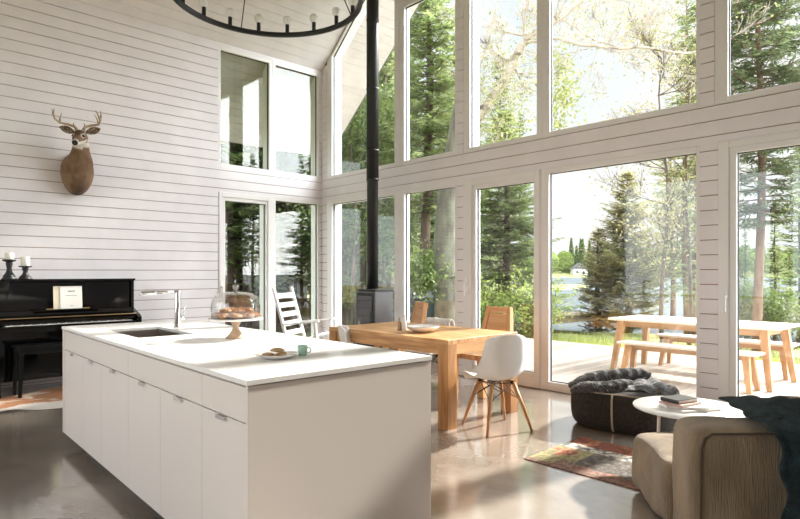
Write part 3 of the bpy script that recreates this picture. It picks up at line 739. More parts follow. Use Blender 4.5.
MB().lathe([(0, 0), (.078, 0), (.078, 2.0), (.078, 5.12), (0, 5.12)], 36).build('lower_pipe', M['black'], fl)
MB().lathe([(.079, 1.52), (.084, 1.52), (.084, 5.1), (.079, 5.1)], 36).build('insulated_sleeve', M['black'], fl)
for z in (1.50, 1.90, 2.75, 3.70): MB().lathe([(.08, 0), (.0885, 0), (.0885, .022), (.08, .022)], 36, (0, 0, z)).build('collar', M['black'], fl)

# ------------------------------------------------------------------ white slatted lounge chair
rk = thing('slatted_armchair', 'white painted slat-back armchair by the side door', 'armchair', (.0, 0, 0))
Wd = (FW+RT*.30).normalized(); Fd = (RT-FW*.30).normalized()
o0 = W(8.22, -1.60)
def R(a, b, z): return o0+Wd*a+Fd*b+Vector((0, 0, z))   # a across, b forward
for a in (0, .54): MB().bar(R(a, .05, .26), R(a, -.20, 1.12), .035, .05, tuple(Wd)).build('back_stile', M['whitewood'], rk, bevel=.003)
for i, z in enumerate((.48, .61, .74, .87, 1.0)):
    k = (z-.26)/.86; b = .05-.25*k; mb = MB(); q = Vector(Fd)*-.25+Vector((0, 0, .86))
    mb.bar(R(.02, b+.01, z), R(.52, b+.01, z), .016, .075, tuple(q.normalized())); mb.build('back_slat', M['whitewood'], rk)
for a in (.0, .54):
    MB().bar(R(a, -.06, .60), R(a, .50, .66), .06, .022, (0, 0, 1)).build('armrest', M['whitewood'], rk, bevel=.003)
    MB().bar(R(a, .50, .0), R(a, .44, .645), .05, .035, tuple(Fd)).build('front_leg', M['whitewood'], rk, bevel=.003)
    MB().bar(R(a, -.35, .0), R(a, .50, .36), .03, .06, (0, 0, 1)).build('side_rail', M['whitewood'], rk, bevel=.003)
for i in range(6): MB().bar(R(.0, .08+i*.075, .315+i*.03), R(.54, .08+i*.075, .315+i*.03), .06, .018, (0, 0, 1)).build('seat_slat', M['whitewood'], rk)

# ------------------------------------------------------------------ lounge corner
def soft_block(L, Wd_, Hh, r, amp, seed, nx=26, ny=26, nz=14, crown=.0):
    # rounded, slightly rumpled block, built from a subdivided cube surface
    bm = bmesh.new(); bmesh.ops.create_cube(bm, size=2)
    bmesh.ops.subdivide_edges(bm, edges=bm.edges[:], cuts=15, use_grid_fill=True)
    hs = (L/2, Wd_/2, Hh/2)
    for v in bm.verts:
        p = [v.co[i]*hs[i] for i in range(3)]
        # spread the samples towards the rounded edges
        q = []
        for i in range(3):
            s = v.co[i]; s = math.copysign(abs(s)**.8, s); q.append(s*hs[i])
        inner = [max(-hs[i]+r, min(hs[i]-r, q[i])) for i in range(3)]
        d = Vector([q[i]-inner[i] for i in range(3)])
        if d.length > 1e-6: d = d.normalized()*r
        c = Vector(inner)+d
        n = noise.noise(Vector((c.x*4+seed, c.y*4, c.z*4)))+.6*noise.noise(Vector((c.x*11+seed, c.y*11, c.z*8)))
        out = d.normalized() if d.length > 1e-6 else Vector((0, 0, 1))
        c += out*n*amp
        if c.z > 0: c.z += crown*(1-(c.x/hs[0])**2)*(1-(c.y/hs[1])**2)
        v.co = c+Vector((0, 0, hs[2]))
    for f in bm.faces: f.smooth = True
    return bm
def bm_obj(name, bm, m, parent=None, loc=(0,0,0), sub=1):
    me = bpy.data.meshes.new(name); bm.to_mesh(me); bm.free(); me.materials.append(m)
    o = bpy.data.objects.new(name, me); COL.objects.link(o); o.parent = parent; o.location = loc
    if sub: md = o.modifiers.new('sub', 'SUBSURF'); md.levels = sub; md.render_levels = sub
    return o
E1 = (FW+RT*.097).normalized(); E2 = (RT-FW*.097).normalized()
so0 = W(2.67, 1.34); srot = math.atan2(E2.y, E2.x)
sf = thing('lounge_sofa', 'low taupe corduroy sofa with piped rounded arm at the lower right corner', 'sofa', (so0.x, so0.y, .012), srot)
# local x = E2 (to the right), local y = E1 (away)
bm_obj('arm', soft_block(1.10, .31, .610, .065, .010, 1.3), M['cord'], sf, (.55, .155, .005))
bm_obj('seat', soft_block(.72, .66, .352, .06, .022, 4.1, crown=.025), M['cord'], sf, (.36, .645, .0))
bm_obj('backrest', soft_block(.36, .64, .60, .09, .010, 8.2), M['cord'], sf, (.905, .64, .0))
pz = .545
pts = [(.030, -.004, .02)]+[(.030, -.004, z) for z in (.15, .3, .46)]+[(.034, -.003, .53), (.05, .001, .572), (.085, .004, .592)]+[(x, .006, .598) for x in (.3, .5, .8, 1.02)]
MB().tube(pts, .0058, 8).build('piping', M['cordd'], sf)

# teal throw over arm and back
def drape(u, v):
    # u across to the right (0..1), v from the hanging front hem up and over (0..1)
    s = v*1.14
    left = .33-.03*smooth01((s-.5)/.25)+.02*math.sin(s*7)
    x = left+u*(1.10-left)
    if s < .54: y = -.045-.02*math.sin(PI*s/.54); z = .09+s
    elif s < .66: a = (s-.54)/.12*PI/2; y = -.045+.06*math.sin(a)*1.0+.0; z = .63+.025*math.sin(a)
    else:
        q = s-.66; y = .015+q; z = .652+.012*smooth01(q/.2)+.02*math.sin(q*9)
    f = smooth01(v*1.5)
    ridge = .030*math.sin(x*26+3*math.sin(s*3.1))*(.3+.7*(1-abs(2*v-1)))+.02*noise.noise(Vector((x*8, s*8, 1)))
    if s < .6: y -= abs(ridge)*.9+.004
    else: z = .650+(z-.650)*smooth01(u*6+.1)+abs(ridge)*1.3*smooth01(u*5)+.012*math.exp(-((u-.12)/.16)**2)*smooth01((s-.66)*6)
    ex = .012*math.sin(s*31)*(1-u)
    return (x+ex, y, z)
mb = MB(); mb.grid(drape, 46, 64); o = mb.build('wool_throw', M['teal'], loc=(so0.x, so0.y, .012), rotz=srot, solid=.016, sub=1)
tag(o, 'dark teal wool throw draped over the sofa arm', 'throw blanket')

# pouf
pc = (5.62, -.745)
def pouf_pt(u, v):
    a = 2*PI*u; n = 3.2; c, s = math.cos(a), math.sin(a)
    k = (abs(c)**n+abs(s)**n)**(-1/n)
    prof = [(.0, .004), (.30, .002), (.375, .012), (.410, .045), (.425, .11), (.428, .18), (.425, .25), (.418, .295), (.395, .318), (.30, .330), (.0, .338)]
    r, z = lerp_tab(prof, v); n1 = noise.noise(Vector((c*2, s*2, z*5)))
    return (max(0, r)*k*c*(1+.02*n1), max(0, r)*k*s*(1+.02*n1), z+.006*n1*(1 if z > .1 else 0))
pf = thing('floor_pouf', 'dark brown woven floor pouf with pale raffia seams', 'pouf', (pc[0], pc[1], 0), .18)
mb = MB(); mb.grid(pouf_pt, 72, 26, closed_u=True); mb.build('cushion', M['pouf'], pf, weld=True)
def seam(a0):
    u = (a0 % (2*PI))/(2*PI); pts = []
    for i in range(15):
        v = .22+.55*i/14; p = Vector(pouf_pt(u, v)); q = Vector((p.x, p.y, 0)).normalized(); pts.append(p+q*.002)
    return pts
for a0 in (-PI/2+.02, 0.02, PI/2, PI): MB().tube(seam(a0), .009, 8).build('seam_trim', M['pouftrim'], pf)
mb = MB(); pts = []
for i in range(19):
    u = .62+.24*i/18; p = Vector(pouf_pt(u, .80)); pts.append(p+Vector((0, 0, .002)))
mb.tube(pts, .006, 6); mb.build('rim_trim', M['pouftrim'], pf)

# charcoal knitted throw heaped on the pouf: bunched tube-like folds with a flat fringe part
kt = thing('knitted_throw', 'chunky charcoal knitted throw heaped on the brown pouf', 'throw blanket', (pc[0], pc[1], 0))
def RV(a, b, z): v = RT*a+FW*b; return Vector((v.x, v.y, z))
def roll(path, rad, seed, flat=.55):
    mb = MB(); n = 170; segs = 44
    P = [Vector(lerp_tab([tuple(p) for p in path], i/n)) for i in range(n+1)]
    b = 0
    for i, p in enumerate(P):
        t = (P[min(i+1, n)]-P[max(i-1, 0)]).normalized(); side = t.cross(Vector((0,0,1))).normalized(); up = side.cross(t)
        e = math.sin(PI*min(1, max(0, i/n)))**.35
        for k in range(segs):
            a = 2*PI*k/segs
            r = rad*e*(1+.12*math.sin(k*2*PI/segs*5+i*.45)*math.sin(i*.50+k*.6)+.10*math.sin(i*1.25+k*1.1)+.22*noise.noise(Vector((i*.063+seed, math.cos(a)*1.5, math.sin(a)*1.5))))
            mb.v.append(tuple(p+side*r*math.cos(a)+up*r*math.sin(a)*flat))
    for i in range(n):
        for k in range(segs):
            k2 = (k+1) % segs; mb.f.append([i*segs+k, i*segs+k2, (i+1)*segs+k2, (i+1)*segs+k]); mb.m.append(0); mb.sm.append(True)
    return mb
roll([RV(-.50, .03, .325), RV(-.36, .0, .375), RV(-.20, .05, .40), RV(-.02, .09, .41), RV(.14, .15, .42), RV(.30, .20, .40)], .098, 1).build('upper_fold', M['knit'], kt, sub=0)
roll([RV(-.50, -.06, .30), RV(-.40, -.13, .345), RV(-.25, -.19, .355), RV(-.10, -.15, .365), RV(.02, -.04, .37)], .088, 5).build('lower_fold', M['knit'], kt)
def flat_part(u, v):
    a = -.18+.50*u; b = .25-.56*v+.06*math.sin(u*6)
    z = .352+.02*math.sin(u*11+v*3)**2+.014*math.sin(v*38)*.5+.01*noise.noise(Vector((a*14, b*14, 0)))
    ov = max(0, -b-.30+.10*(1-u)); z -= ov*.8
    return RV(a, b, z)
mb = MB(); mb.grid(flat_part, 34, 50); mb.build('flat_end', M['knit'], kt, solid=.022)

# side table and books
stc = W(3.88, 1.915)
sd_ = thing('side_table', 'round white side table behind the sofa arm', 'side table', (stc.x, stc.y, 0))
MB().lathe([(0, .432), (.33, .432), (.343, .436), (.346, .443), (.343, .449), (.0, .450)], 64).build('tabletop', M['whitetop'], sd_)
for k in range(3):
    v = Vector(RT)*-.215+Vector(FW)*-.02; v = Matrix.Rotation(k*2*PI/3, 3, 'Z') @ v
    MB().tube([(v.x*.95, v.y*.95, .431), (v.x*1.02, v.y*1.02, 0.0)], .011, 12).build('leg', M['paper'], sd_)
def book(c, sz, rot, z, cover, lab):
    t = thing('book', lab, 'book', (c.x, c.y, z), rot); a, b, h = sz
    MB().box((-a/2+.003, -b/2+.002, .003), (a/2-.002, b/2-.002, h-.003)).build('pages', M['paper'], t)
    mb = MB(); mb.box((-a/2, -b/2, 0), (a/2, b/2, .003)); mb.box((-a/2, -b/2, h-.003), (a/2, b/2, h)); mb.box((-a/2, -b/2, .003), (-a/2+.003, b/2, h-.003)); mb.build('cover', cover, t)
ra = math.atan2(RT.y, RT.x)
book(W(3.84, 1.90), (.29, .23, .012), ra+.25, .4505, M['bookwhite'], 'large white magazine at the bottom of the stack on the side table')
book(W(3.84, 1.86), (.26, .20, .014), ra-.15, .463, M['bookwhite'], 'white book in the middle of the side table stack')
book(W(3.85, 1.845), (.21, .165, .014), ra+.55, .4775, M['bookpink'], 'faded pink-edged book under the black one')
book(W(3.86, 1.84), (.18, .14, .024), ra+.45, .492, M['greybook'], 'small black book topping the side table stack')

# rug with woven patches
rg = MB(); ny, nx = 78, 130; RX0, RX1, RY0, RY1 = 5.585, 7.6, -2.24, -1.44
rg.box((RX0, RY0, 0.0005), (RX1, RY1, .006))
def rp(u, v): return (RX0+u*(RX1-RX0), RY0+v*(RY1-RY0), .0065+.0035*abs(noise.noise(Vector((u*160, v*60, 0)))))
rg.grid(rp, 200, 90)
ro = rg.build('patchwork_rug', M['rug'])
def hsh(i, j): return noise.noise(Vector((i*1.7+.3, j*2.3+.1, .5)))
def rugcol(co):
    x = co.x-RX0; y = co.y-RY0
    nz = noise.noise(Vector((x*9, y*9, 2))); nz2 = noise.noise(Vector((x*20, y*20, 5)))
    xx = x+.02*nz2; yy = y+.02*nz
    olive = (.33, .29, .15, 1); rust = (.20, .055, .028, 1); grey = (.12, .105, .095, 1); cream = (.55, .50, .42, 1); red = (.36, .11, .07, 1); mauve = (.27, .165, .13, 1); blue = (.15, .16, .16, 1)
    if yy > .60 and xx < .75: return rust if nz > -.25 else (.30, .12, .05, 1)
    if yy > .47 and xx < .62: return cream if nz2 > -.12 else blue
    if xx < .30:
        if yy > .17: return red if (abs(x-.12)+abs(y-.36) < .13 and nz2 > -.05) else olive
        return olive if yy > .06 and xx < .20 else mauve
    if yy < .13: return mauve if nz > -.1 else (.32, .17, .12, 1)
    if xx < .72: return grey if nz2 > -.2 else (.22, .19, .16, 1)
    if xx > .85 and yy > .3: return red if nz2 > .1 else (.25, .10, .05, 1)
    return (.075, .07, .07, 1) if nz < .1 else grey
paint(ro, rugcol); tag(ro, 'flat patchwork rug in rust, olive and grey beside the pouf', 'rug')

# hide under the piano bench
hb = MB(); ctr = (.95, -4.35)
def hide(u, v):
    a = 2*PI*u; r = (1+.16*math.sin(3*a+.6)+.10*math.sin(5*a)+.06*math.sin(9*a+2))*v
    return (ctr[0]+.50*r*math.cos(a), ctr[1]+.85*r*math.sin(a), .0035+.003*(1-v))
hb.grid(hide, 96, 14, closed_u=True)
ho = hb.build('cowhide_rug', vcmat('cowhide_hair', .8, .3, 80, 0), weld=True)
def hidecol(co):
    nz = noise.noise(Vector((co.x*3.0, co.y*2.2, 1)))+.3*noise.noise(Vector((co.x*12, co.y*12, 3)))
    if co.x > 1.16+.12*nz: return (.66, .60, .54, 1)
    return (.40, .18, .085, 1) if nz < .28 else (.62, .50, .40, 1)
paint(ho, hidecol); tag(ho, 'tan and white cowhide lying under the piano bench', 'rug')

# ------------------------------------------------------------------ chandelier
cx_, cy_, cz_ = 4.737, -3.822, 3.08
ch = thing('ring_chandelier', 'black ring chandelier with small frosted globe bulbs', 'chandelier', (cx_, cy_, cz_))
r_ = .594
MB().lathe([(r_-.012, 0), (r_+.012, 0), (r_+.012, .030), (r_-.012, .030)], 96, closed=True).build('ring', M['black'], ch)
off = math.atan2(FW.y, FW.x)
hold = MB().lathe([(0, 0), (.014, 0), (.014, .058), (0, .058)], 14); 
bulbm = M['bulb']
ho = None
for k in range(18):
    a = off+PI*2*k/18-.02; p = (r_*math.cos(a), r_*math.sin(a), .032)
    if ho is None:
        ho = hold.build('lamp_holder', M['black'], ch, loc=p)
        bo = MB().lathe([(0, .050), (.012, .056), (.024, .066), (.031, .085), (.029, .103), (.017, .116), (0, .120)], 20).build('bulb', bulbm, ho)
    else:
        c = ho.copy(); COL.objects.link(c); c.parent = ch; c.location = p
        b2 = bo.copy(); COL.objects.link(b2); b2.parent = c
for k in range(4):
    a = off+math.radians(31)+k*PI/2
    MB().tube([(r_*math.cos(a), r_*math.sin(a), .03), (.03*math.cos(a), .03*math.sin(a), 1.1)], .004, 8).build('suspension_rod', M['black'], ch)
MB().lathe([(0, 1.08), (.04, 1.08), (.05, 1.12), (.02, 1.16), (.008, 1.18), (.008, ceil_z(cx_)-cz_), (0, ceil_z(cx_)-cz_)], 24).build('hub_and_stem', M['black'], ch)

# ------------------------------------------------------------------ deer mount
dr = thing('deer_mount', 'mounted whitetail deer head with antlers on the boarded wall', 'deer mount', (0, .035, 0))
nd = Vector((.845, -.50, -.40)).normalized()               # the way the nose points
rings = []   # centre, side, up, half-width, half-height(up), half(down)
def ringpts(c, side, up, rx, ru, rd, n=36):
    out = []
    for k in range(n):
        a = 2*PI*k/n; s, q = math.cos(a), math.sin(a)
        out.append(c+side*rx*s+up*((ru if q > 0 else rd)*q))
    return out
Yv = Vector((0, 1, 0)); Xv = Vector((1, 0, 0)); Zv = Vector((0, 0, 1))

S = []
S.append((Vector((.004, -3.765, 2.60)), Yv, Zv, .150, .19, .28))
S.append((Vector((.04, -3.765, 2.59)), Yv, Zv, .172, .21, .30))
S.append((Vector((.11, -3.765, 2.575)), Yv, Zv, .176, .20, .28))
S.append((Vector((.18, -3.768, 2.59)), Yv, (Zv-Xv*.15).normalized(), .166, .19, .235))
S.append((Vector((.245, -3.772, 2.635)), Yv, (Zv-Xv*.45).normalized(), .145, .16, .17))
S.append((Vector((.295, -3.778, 2.70)), Yv, (Zv*.7-Xv*.7).normalized(), .130, .13, .13))
S.append((Vector((.325, -3.785, 2.77)), Yv, (Zv*.5-Xv*.85).normalized(), .103, .105, .105))
S.append((Vector((.345, -3.79, 2.84)), Yv, (Zv*.35-Xv*.92).normalized(), .088, .09, .095))
S.append((Vector((.36, -3.795, 2.90)), (Yv+Xv*.15).normalized(), (Zv*.35-Xv*.92).normalized(), .080, .082, .095))
hs = nd.cross(Zv).normalized()*-1; hu = nd.cross(hs); 
if hu.z < 0: hu = -hu
hc = Vector((.375, -3.80, 2.955))
def blend(a, b, t): return (a*(1-t)+b*t).normalized()
S.append((Vector((.378, -3.80, 2.945)), blend(Yv, hs, .6) if hs.dot(Yv) > 0 else blend(Yv, -hs, .6), blend((Zv*.35-Xv*.92).normalized(), hu, .45), .076, .078, .10))
if hs.dot(Yv) < 0: hs = -hs
for t_, rx, ru, rd in ((.03, .078, .082, .085), (.07, .075, .076, .078), (.11, .064, .060, .068), (.15, .048, .045, .058), (.19, .038, .036, .050), (.225, .034, .030, .043), (.25, .030, .025, .034), (.262, .018, .014, .018), (.265, .003, .002, .003)):
    S.append((hc+nd*t_+hu*(-.012*t_/.1), hs, hu, rx, ru, rd))
mb = MB(); nseg = 36; allp = [ringpts(*s, n=nseg) for s in S]
for rr in allp: mb.v += [tuple(p) for p in rr]
for i in range(len(S)-1):
    for k in range(nseg):
        k2 = (k+1) % nseg; mb.f.append([i*nseg+k, i*nseg+k2, (i+1)*nseg+k2, (i+1)*nseg+k]); mb.m.append(0); mb.sm.append(True)
body = mb.build('head_and_neck', M['fur'], dr, sub=2)
nose_tip = hc+nd*.262+hu*(-.03)
body.modifiers['sub'].levels = 2
# finer colouring needs denser vertices: apply two subdivisions by hand
bm = bmesh.new(); bm.from_mesh(body.data); bmesh.ops.subdivide_edges(bm, edges=bm.edges[:], cuts=2, use_grid_fill=True, smooth=1.0); 
for f in bm.faces: f.smooth = True
bm.to_mesh(body.data); bm.free(); body.modifiers['sub'].levels = 1; body.modifiers['sub'].render_levels = 1
def deercol(co):
    rel = co-hc; f = rel.dot(nd); s = rel.dot(hs); u = rel.dot(hu)
    nz = noise.noise(Vector(co)*14)*.5+noise.noise(Vector((co.x*40, co.y*40, co.z*8)))*.25
    brown = Vector((.15, .078, .038)); light = Vector((.30, .19, .11)); dark = Vector((.055, .03, .018)); white = Vector((.72, .66, .58))
    c = brown.lerp(light, max(0, min(1, .28+nz)))
    if co.z < 2.47: c = c.lerp(dark, smooth01((2.47-co.z)/.16)*(1-smooth01(abs(co.y+3.765)/.12))*.95)
    if co.z < 2.52 and abs(co.y+3.765) > .10: c = c.lerp(light, .5)
    if f > .01:
        if f > .246 and u > -.06: c = Vector((.012, .010, .010))
        elif f > .205: c = white.lerp(dark, .35)
        elif u > .035: c = dark.lerp(brown, .55)
        if -.12 < u < -.030 and f < .235 and co.z > 2.80: c = white
    elif f > -.03 and -.10 < u < -.05 and co.x > .42: c = white
    if f > .05 and abs(s) > .030 and abs(s) < .068 and .00 < u < .05 and f < .13: c = c.lerp(white, .45)
    return (c.x, c.y, c.z, 1)
paint(body, deercol)
for sg in (-1, 1):
    e = hc+nd*.098+hs*.055*sg+hu*.020
    ey = MB().sphere(tuple(e), .0155, 16, 10).build('eye', M['eye'], dr)
    # ear: cupped leaf
    def ear(u, v, sg=sg):
        w = .042*math.sin(PI*min(1, v*.93+.05))**.8; t = 2*u-1
        b = hc+nd*.005+hs*.062*sg+hu*.045
        dirv = (hs*sg*.93+hu*.30-nd*.10).normalized(); n_ = (nd*.9+hu*.1-dirv*0).normalized(); n_ = (n_-dirv*n_.dot(dirv)).normalized(); sd = dirv.cross(n_)
        return b+dirv*(v*.17)+sd*w*t-n_*(.020*(1-t*t)*math.sin(PI*v)) 
    mb = MB(); mb.grid(ear, 10, 14); eo = mb.build('ear', M['fur'], dr, solid=.007, sub=1)
    def earcol(co, sg=sg):
        d = (Vector(co)-(hc+hs*.062*sg+hu*.045)).length; r = noise.noise(Vector(co)*50)
        return (.17, .11, .075, 1) if r < .12 else (.40, .31, .24, 1)
    paint(eo, earcol)
    b0 = hc+hs*.035*sg+hu*.072-nd*.01
    beam = [b0, b0+hu*.035+hs*.02*sg, b0+hu*.055+hs*.09*sg-nd*.02, b0+hu*.075+hs*.175*sg+nd*.0, b0+hu*.125+hs*.208*sg+nd*.05, b0+hu*.195+hs*.203*sg+nd*.09, b0+hu*.25+hs*.182*sg+nd*.10]
    an = MB().tube(beam, [.019, .016, .0145, .0135, .012, .0095, .004], 10).build('antler', M['antler'], dr)
    for bi, vec in ((1, hu*.055+nd*.03), (3, hu*.115-hs*.035*sg-nd*.0), (4, hu*.12+hs*.015*sg), (2, hu*.02+nd*.02)):
        p = beam[bi]; MB().tube([p, p+vec*.5+hs*sg*.006, p+vec], [.012, .009, .003], 8).build('tine', M['antler'], an)

# ------------------------------------------------------------------ outdoors
def G(u, d, z=-.35):    # where something seen at picture column u, d metres ahead, stands
    return W(d, (u-400)/585*d, z)
def shore(x): return 13.2+1.2*math.sin(x*.16)+.6*math.sin(x*.5+1)+(9 if x < -14 else 0)*smooth01((-14-x)/10)+ 60*smooth01((-22-x)/20)
gb = MB()
def gpt(u, v):
    x = -70+150*u; y = -40+v*170; s = shore(x)-y
    z = -.36+.03*noise.noise(Vector((x*.4, y*.4, 0)))
    if y > 4.8: z -= .35*smooth01((y-4.8)/8)
    if s < 0: z -= 3.0*smooth01(-s/6)
    elif s < 1.2: z -= .3*(1-s/1.2)
    if -2 < x < 12 and y < 5: z = -.36
    return (x, y, z)
gb.grid(gpt, 300, 340); struct(gb.build('ground', M['ground']), 'grassy ground around the house'); 
mb = MB(); mb.add([(-300, 8, -1.02), (400, 8, -1.02), (400, 520, -1.02), (-300, 520, -1.02)], [(0, 1, 2, 3)])
o = mb.build('lake', M['water']); tag(o, 'pale calm lake beyond the terrace', 'lake', kind='stuff')
fb = MB()
def fpt(u, v):
    uu = -100+1500*u; d = 262+60*v+6*math.sin(u*40); p = W(d, (uu-400)/585*d); return (p.x, p.y, -1.1+smooth01(v*6)*.9+5*v)
fb.grid(fpt, 120, 10); struct(fb.build('trim_3', M['ground']), 'far grassy lake shore')

# deck
dk = MB(); x = -.2; k = 0
while x < 13:
    dk.box((x, .225, -.07), (x+.134, 4.55+.0*k, -.035)); x += .145; k += 1
struct(dk.build('deck', M['deck']), 'pale boarded terrace deck outside the glass', None)
mb = MB(); mb.box((-.2, 4.555, -.30), (13, 4.59, -.04)); mb.box((-.24, .225, -.30), (-.205, 4.59, -.04)); mb.box((0, .5, -.36), (13, .56, -.072)); mb.box((0, 2.4, -.36), (13, 2.46, -.072)); mb.box((0, 4.3, -.36), (13, 4.36, -.072))
struct(mb.build('trim_4', M['stone']), 'deck edge board')

# terrace table and two benches
def splay(root, m, top, L, Wd_, zt, ins, sp, w):
    for a in (-1, 1):
        for b in (-1, 1):
            MB().bar((a*(L/2-ins+sp), b*(Wd_/2-.05+sp*.5), 0), (a*(L/2-ins), b*(Wd_/2-.09), zt), w*.8, w*.7, (0, 1, 0), 0, w*1.25, w).build('leg', m, root, bevel=.003)
ot = thing('terrace_table', 'long larch terrace table with splayed legs', 'outdoor table', (5.10, 2.42, -.035), math.radians(-2))
L = 2.08
mb = MB()
for i in range(7): mb.box((-L/2, -.46+i*.1314+.002, .705), (L/2, -.46+(i+1)*.1314-.002, .735))
mb.build('tabletop', M['larchtop'], ot, bevel=.002, bseg=1)
splay(ot, M['larch2'], None, L, .92, .70, .16, .09, .075)
for b in (-1, 1): MB().box((-L/2+.15, b*.34-.012, .62), (L/2-.15, b*.34+.012, .704)).build('apron', M['larch0'], ot)
for a in (-1, 1): MB().box((a*(L/2-.17)-.012, -.32, .62), (a*(L/2-.17)+.012, .32, .704)).build('apron', M['larch2'], ot)
def bench(label, loc, L):
    t = thing('terrace_bench', label, 'outdoor bench', loc, math.radians(-2))
    mb = MB()
    for i in range(3): mb.box((-L/2, -.16+i*.107+.002, .425), (L/2, -.16+(i+1)*.107-.002, .455))
    mb.build('seat', M['larchtop'], t, bevel=.002, bseg=1)
    splay(t, M['larch2'], None, L, .32, .42, .13, .06, .065)
    MB().box((-L/2+.10, -.012, .35), (L/2-.10, .012, .424)).build('apron', M['larch0'], t)
bench('larch bench on the near side of the terrace table', (5.17, 1.80, -.035), 1.66)
bench('larch bench on the lake side of the terrace table', (5.18, 3.08, -.035), 1.75)
# dark covered box left of the deck
cb = thing('covered_storage_box', 'bulky dark covered box outside behind the stove', 'storage box', (-.35, 3.0, -.36), .12)
MB().box((-1.5, -.75, 0), (-.15, .75, 1.14)).build('body', M['coverdark'], cb, bevel=.05)
MB().prism([(-1.55, 1.14), (-.10, 1.14), (-.16, 1.28), (-.35, 1.34), (-1.3, 1.34), (-1.5, 1.28)], 1, -.8, .8).build('cover', M['coverdark'], cb, bevel=.03)

# ---- trees
def spruce_mesh(name, seed, h, base, rad, needle, bark, dens=1.0, droop=.25, tw=.055, trunk_r=.14, lean=0, whorl=.34, taper=1.0):
    rr = random.Random(seed); mb = MB()
    tp = []; n = 14
    for i in range(n+1):
        z = h*i/n; tp.append((.05*math.sin(z*.7+seed)+lean*z, .05*math.cos(z*.6+seed), z))
    def tpos(z):
        f = z/h*n; i = min(int(f), n-1); a, b = Vector(tp[i]), Vector(tp[i+1]); return a.lerp(b, f-i)
    mb.tube(tp, [max(.012, trunk_r*(1-i/n)**.8) for i in range(n+1)], 10, 0)
    z = base; 
    while z < h-.12:
        k = (z-base)/(h-base)
        Lb = rad*((1-k)**taper)*(.75+.5*rr.random())*min(1, .45+k*5)+.10
        nb = max(4, int((6+3*rr.random())*dens))
        a0 = rr.random()*6.28
        for j in range(nb):
            a = a0+j*2*PI/nb+rr.uniform(-.35, .35); L_ = Lb*rr.uniform(.65, 1.15); st = tpos(min(h, z+rr.uniform(-.5, .5)*whorl))
            dz = -droop*(1-k)+.35*k; pts = []
            for q in range(6):
                t = q/5; pts.append(st+Vector((math.cos(a)*L_*t, math.sin(a)*L_*t, L_*(dz*t+.22*t*t*(1-k)))))
            mb.tube([pts[0], pts[2], pts[5]], [.012+.012*(1-k), .010, .003], 4, 0, cap=False)
            nt_ = max(5, int(L_/.085*dens)); d = (pts[5]-pts[0]).normalized(); sd = d.cross(Vector((0, 0, 1))).normalized()
            for q in range(nt_):
                t = .12+.88*(q+rr.random()*.6)/nt_; f = t*5; i = min(4, int(f)); p = pts[i].lerp(pts[i+1], f-i)
                for sg in (-1, 1):
                    l = (.10+.30*L_*(1-t)**.8*.9+.05)*rr.uniform(.6, 1.15); l = min(l, .55)
                    dv = (d*rr.uniform(.45, .9)+sd*sg*rr.uniform(.6, 1)+Vector((0, 0, rr.uniform(-.45, .12)))).normalized()
                    wv = dv.cross(Vector((rr.uniform(-.5, .5), rr.uniform(-.5, .5), 1))).normalized()*tw*rr.uniform(.7, 1.3)
                    e = p+dv*l; m_ = p+dv*l*.45
                    mb.add([p, m_+wv*.5, e, m_-wv*.5], [(0, 1, 2, 3)], 1)
                    if l > .22:      # secondary needles
                        for w_ in (.35, .65):
                            for s2 in (-1, 1):
                                b = p+dv*l*w_; e2 = b+(dv*.6+wv.normalized()*s2*.8+Vector((0, 0, rr.uniform(-.3, .1)))).normalized()*l*.38
                                x_ = (e2-b).cross(Vector((0, 0, 1))).normalized()*tw*.35; m2 = (b+e2)/2
                                mb.add([b, m2+x_, e2, m2-x_], [(0, 1, 2, 3)], 1)
            l = .12; mb.add([pts[5]-d*.1, pts[5]+sd*tw*.5, pts[5]+d*l, pts[5]-sd*tw*.5], [(0, 1, 2, 3)], 1)
        z += whorl*rr.uniform(.75, 1.2)*(1-.45*k)
    # split trunk part and crown part
    return mb, needle, bark
def split_tree(mb, name, label, cat, loc, needle, bark, group=None, rotz=0, crown='crown'):
    t = thing(name, label, cat, loc, rotz, group)
    for mi, nm, m in ((0, 'trunk', bark), (1, crown, needle)):
        q = MB(); idx = {}
        for f, mm, sm in zip(mb.f, mb.m, mb.sm):
            if mm != mi: continue
            g = []
            for i in f:
                if i not in idx: idx[i] = len(q.v); q.v.append(mb.v[i])
                g.append(idx[i])
            q.f.append(g); q.m.append(0); q.sm.append(sm)
        me = bpy.data.meshes.new(nm); me.from_pydata(q.v, [], q.f); me.materials.append(m)
        me.polygons.foreach_set('use_smooth', q.sm if mi == 0 else [False]*len(q.f))
        o = bpy.data.objects.new(nm, me); COL.objects.link(o); o.parent = t
    return t
def spruce(name, label, loc, group=None, **k):
    mb, nd_, bk = spruce_mesh(name, **k); return split_tree(mb, name, label, 'tree', loc, nd_, bk, group)
def leafy(mb, pts, rr, n, spread, size, mi=1):
    for _ in range(n):
        p = rr.choice(pts); q = Vector(p)+Vector((rr.gauss(0, spread), rr.gauss(0, spread), rr.gauss(0, spread*.8)))
        a = Vector((rr.uniform(-1, 1), rr.uniform(-1, 1), rr.uniform(-1, 1))).normalized(); b = a.cross(Vector((rr.uniform(-1, 1), rr.uniform(-1, 1), rr.uniform(-1, 1)))).normalized()
        s = size*rr.uniform(.6, 1.3)
        mb.add([q-a*s, q+b*s*.6, q+a*s, q-b*s*.6], [(0, 1, 2, 3)], mi)
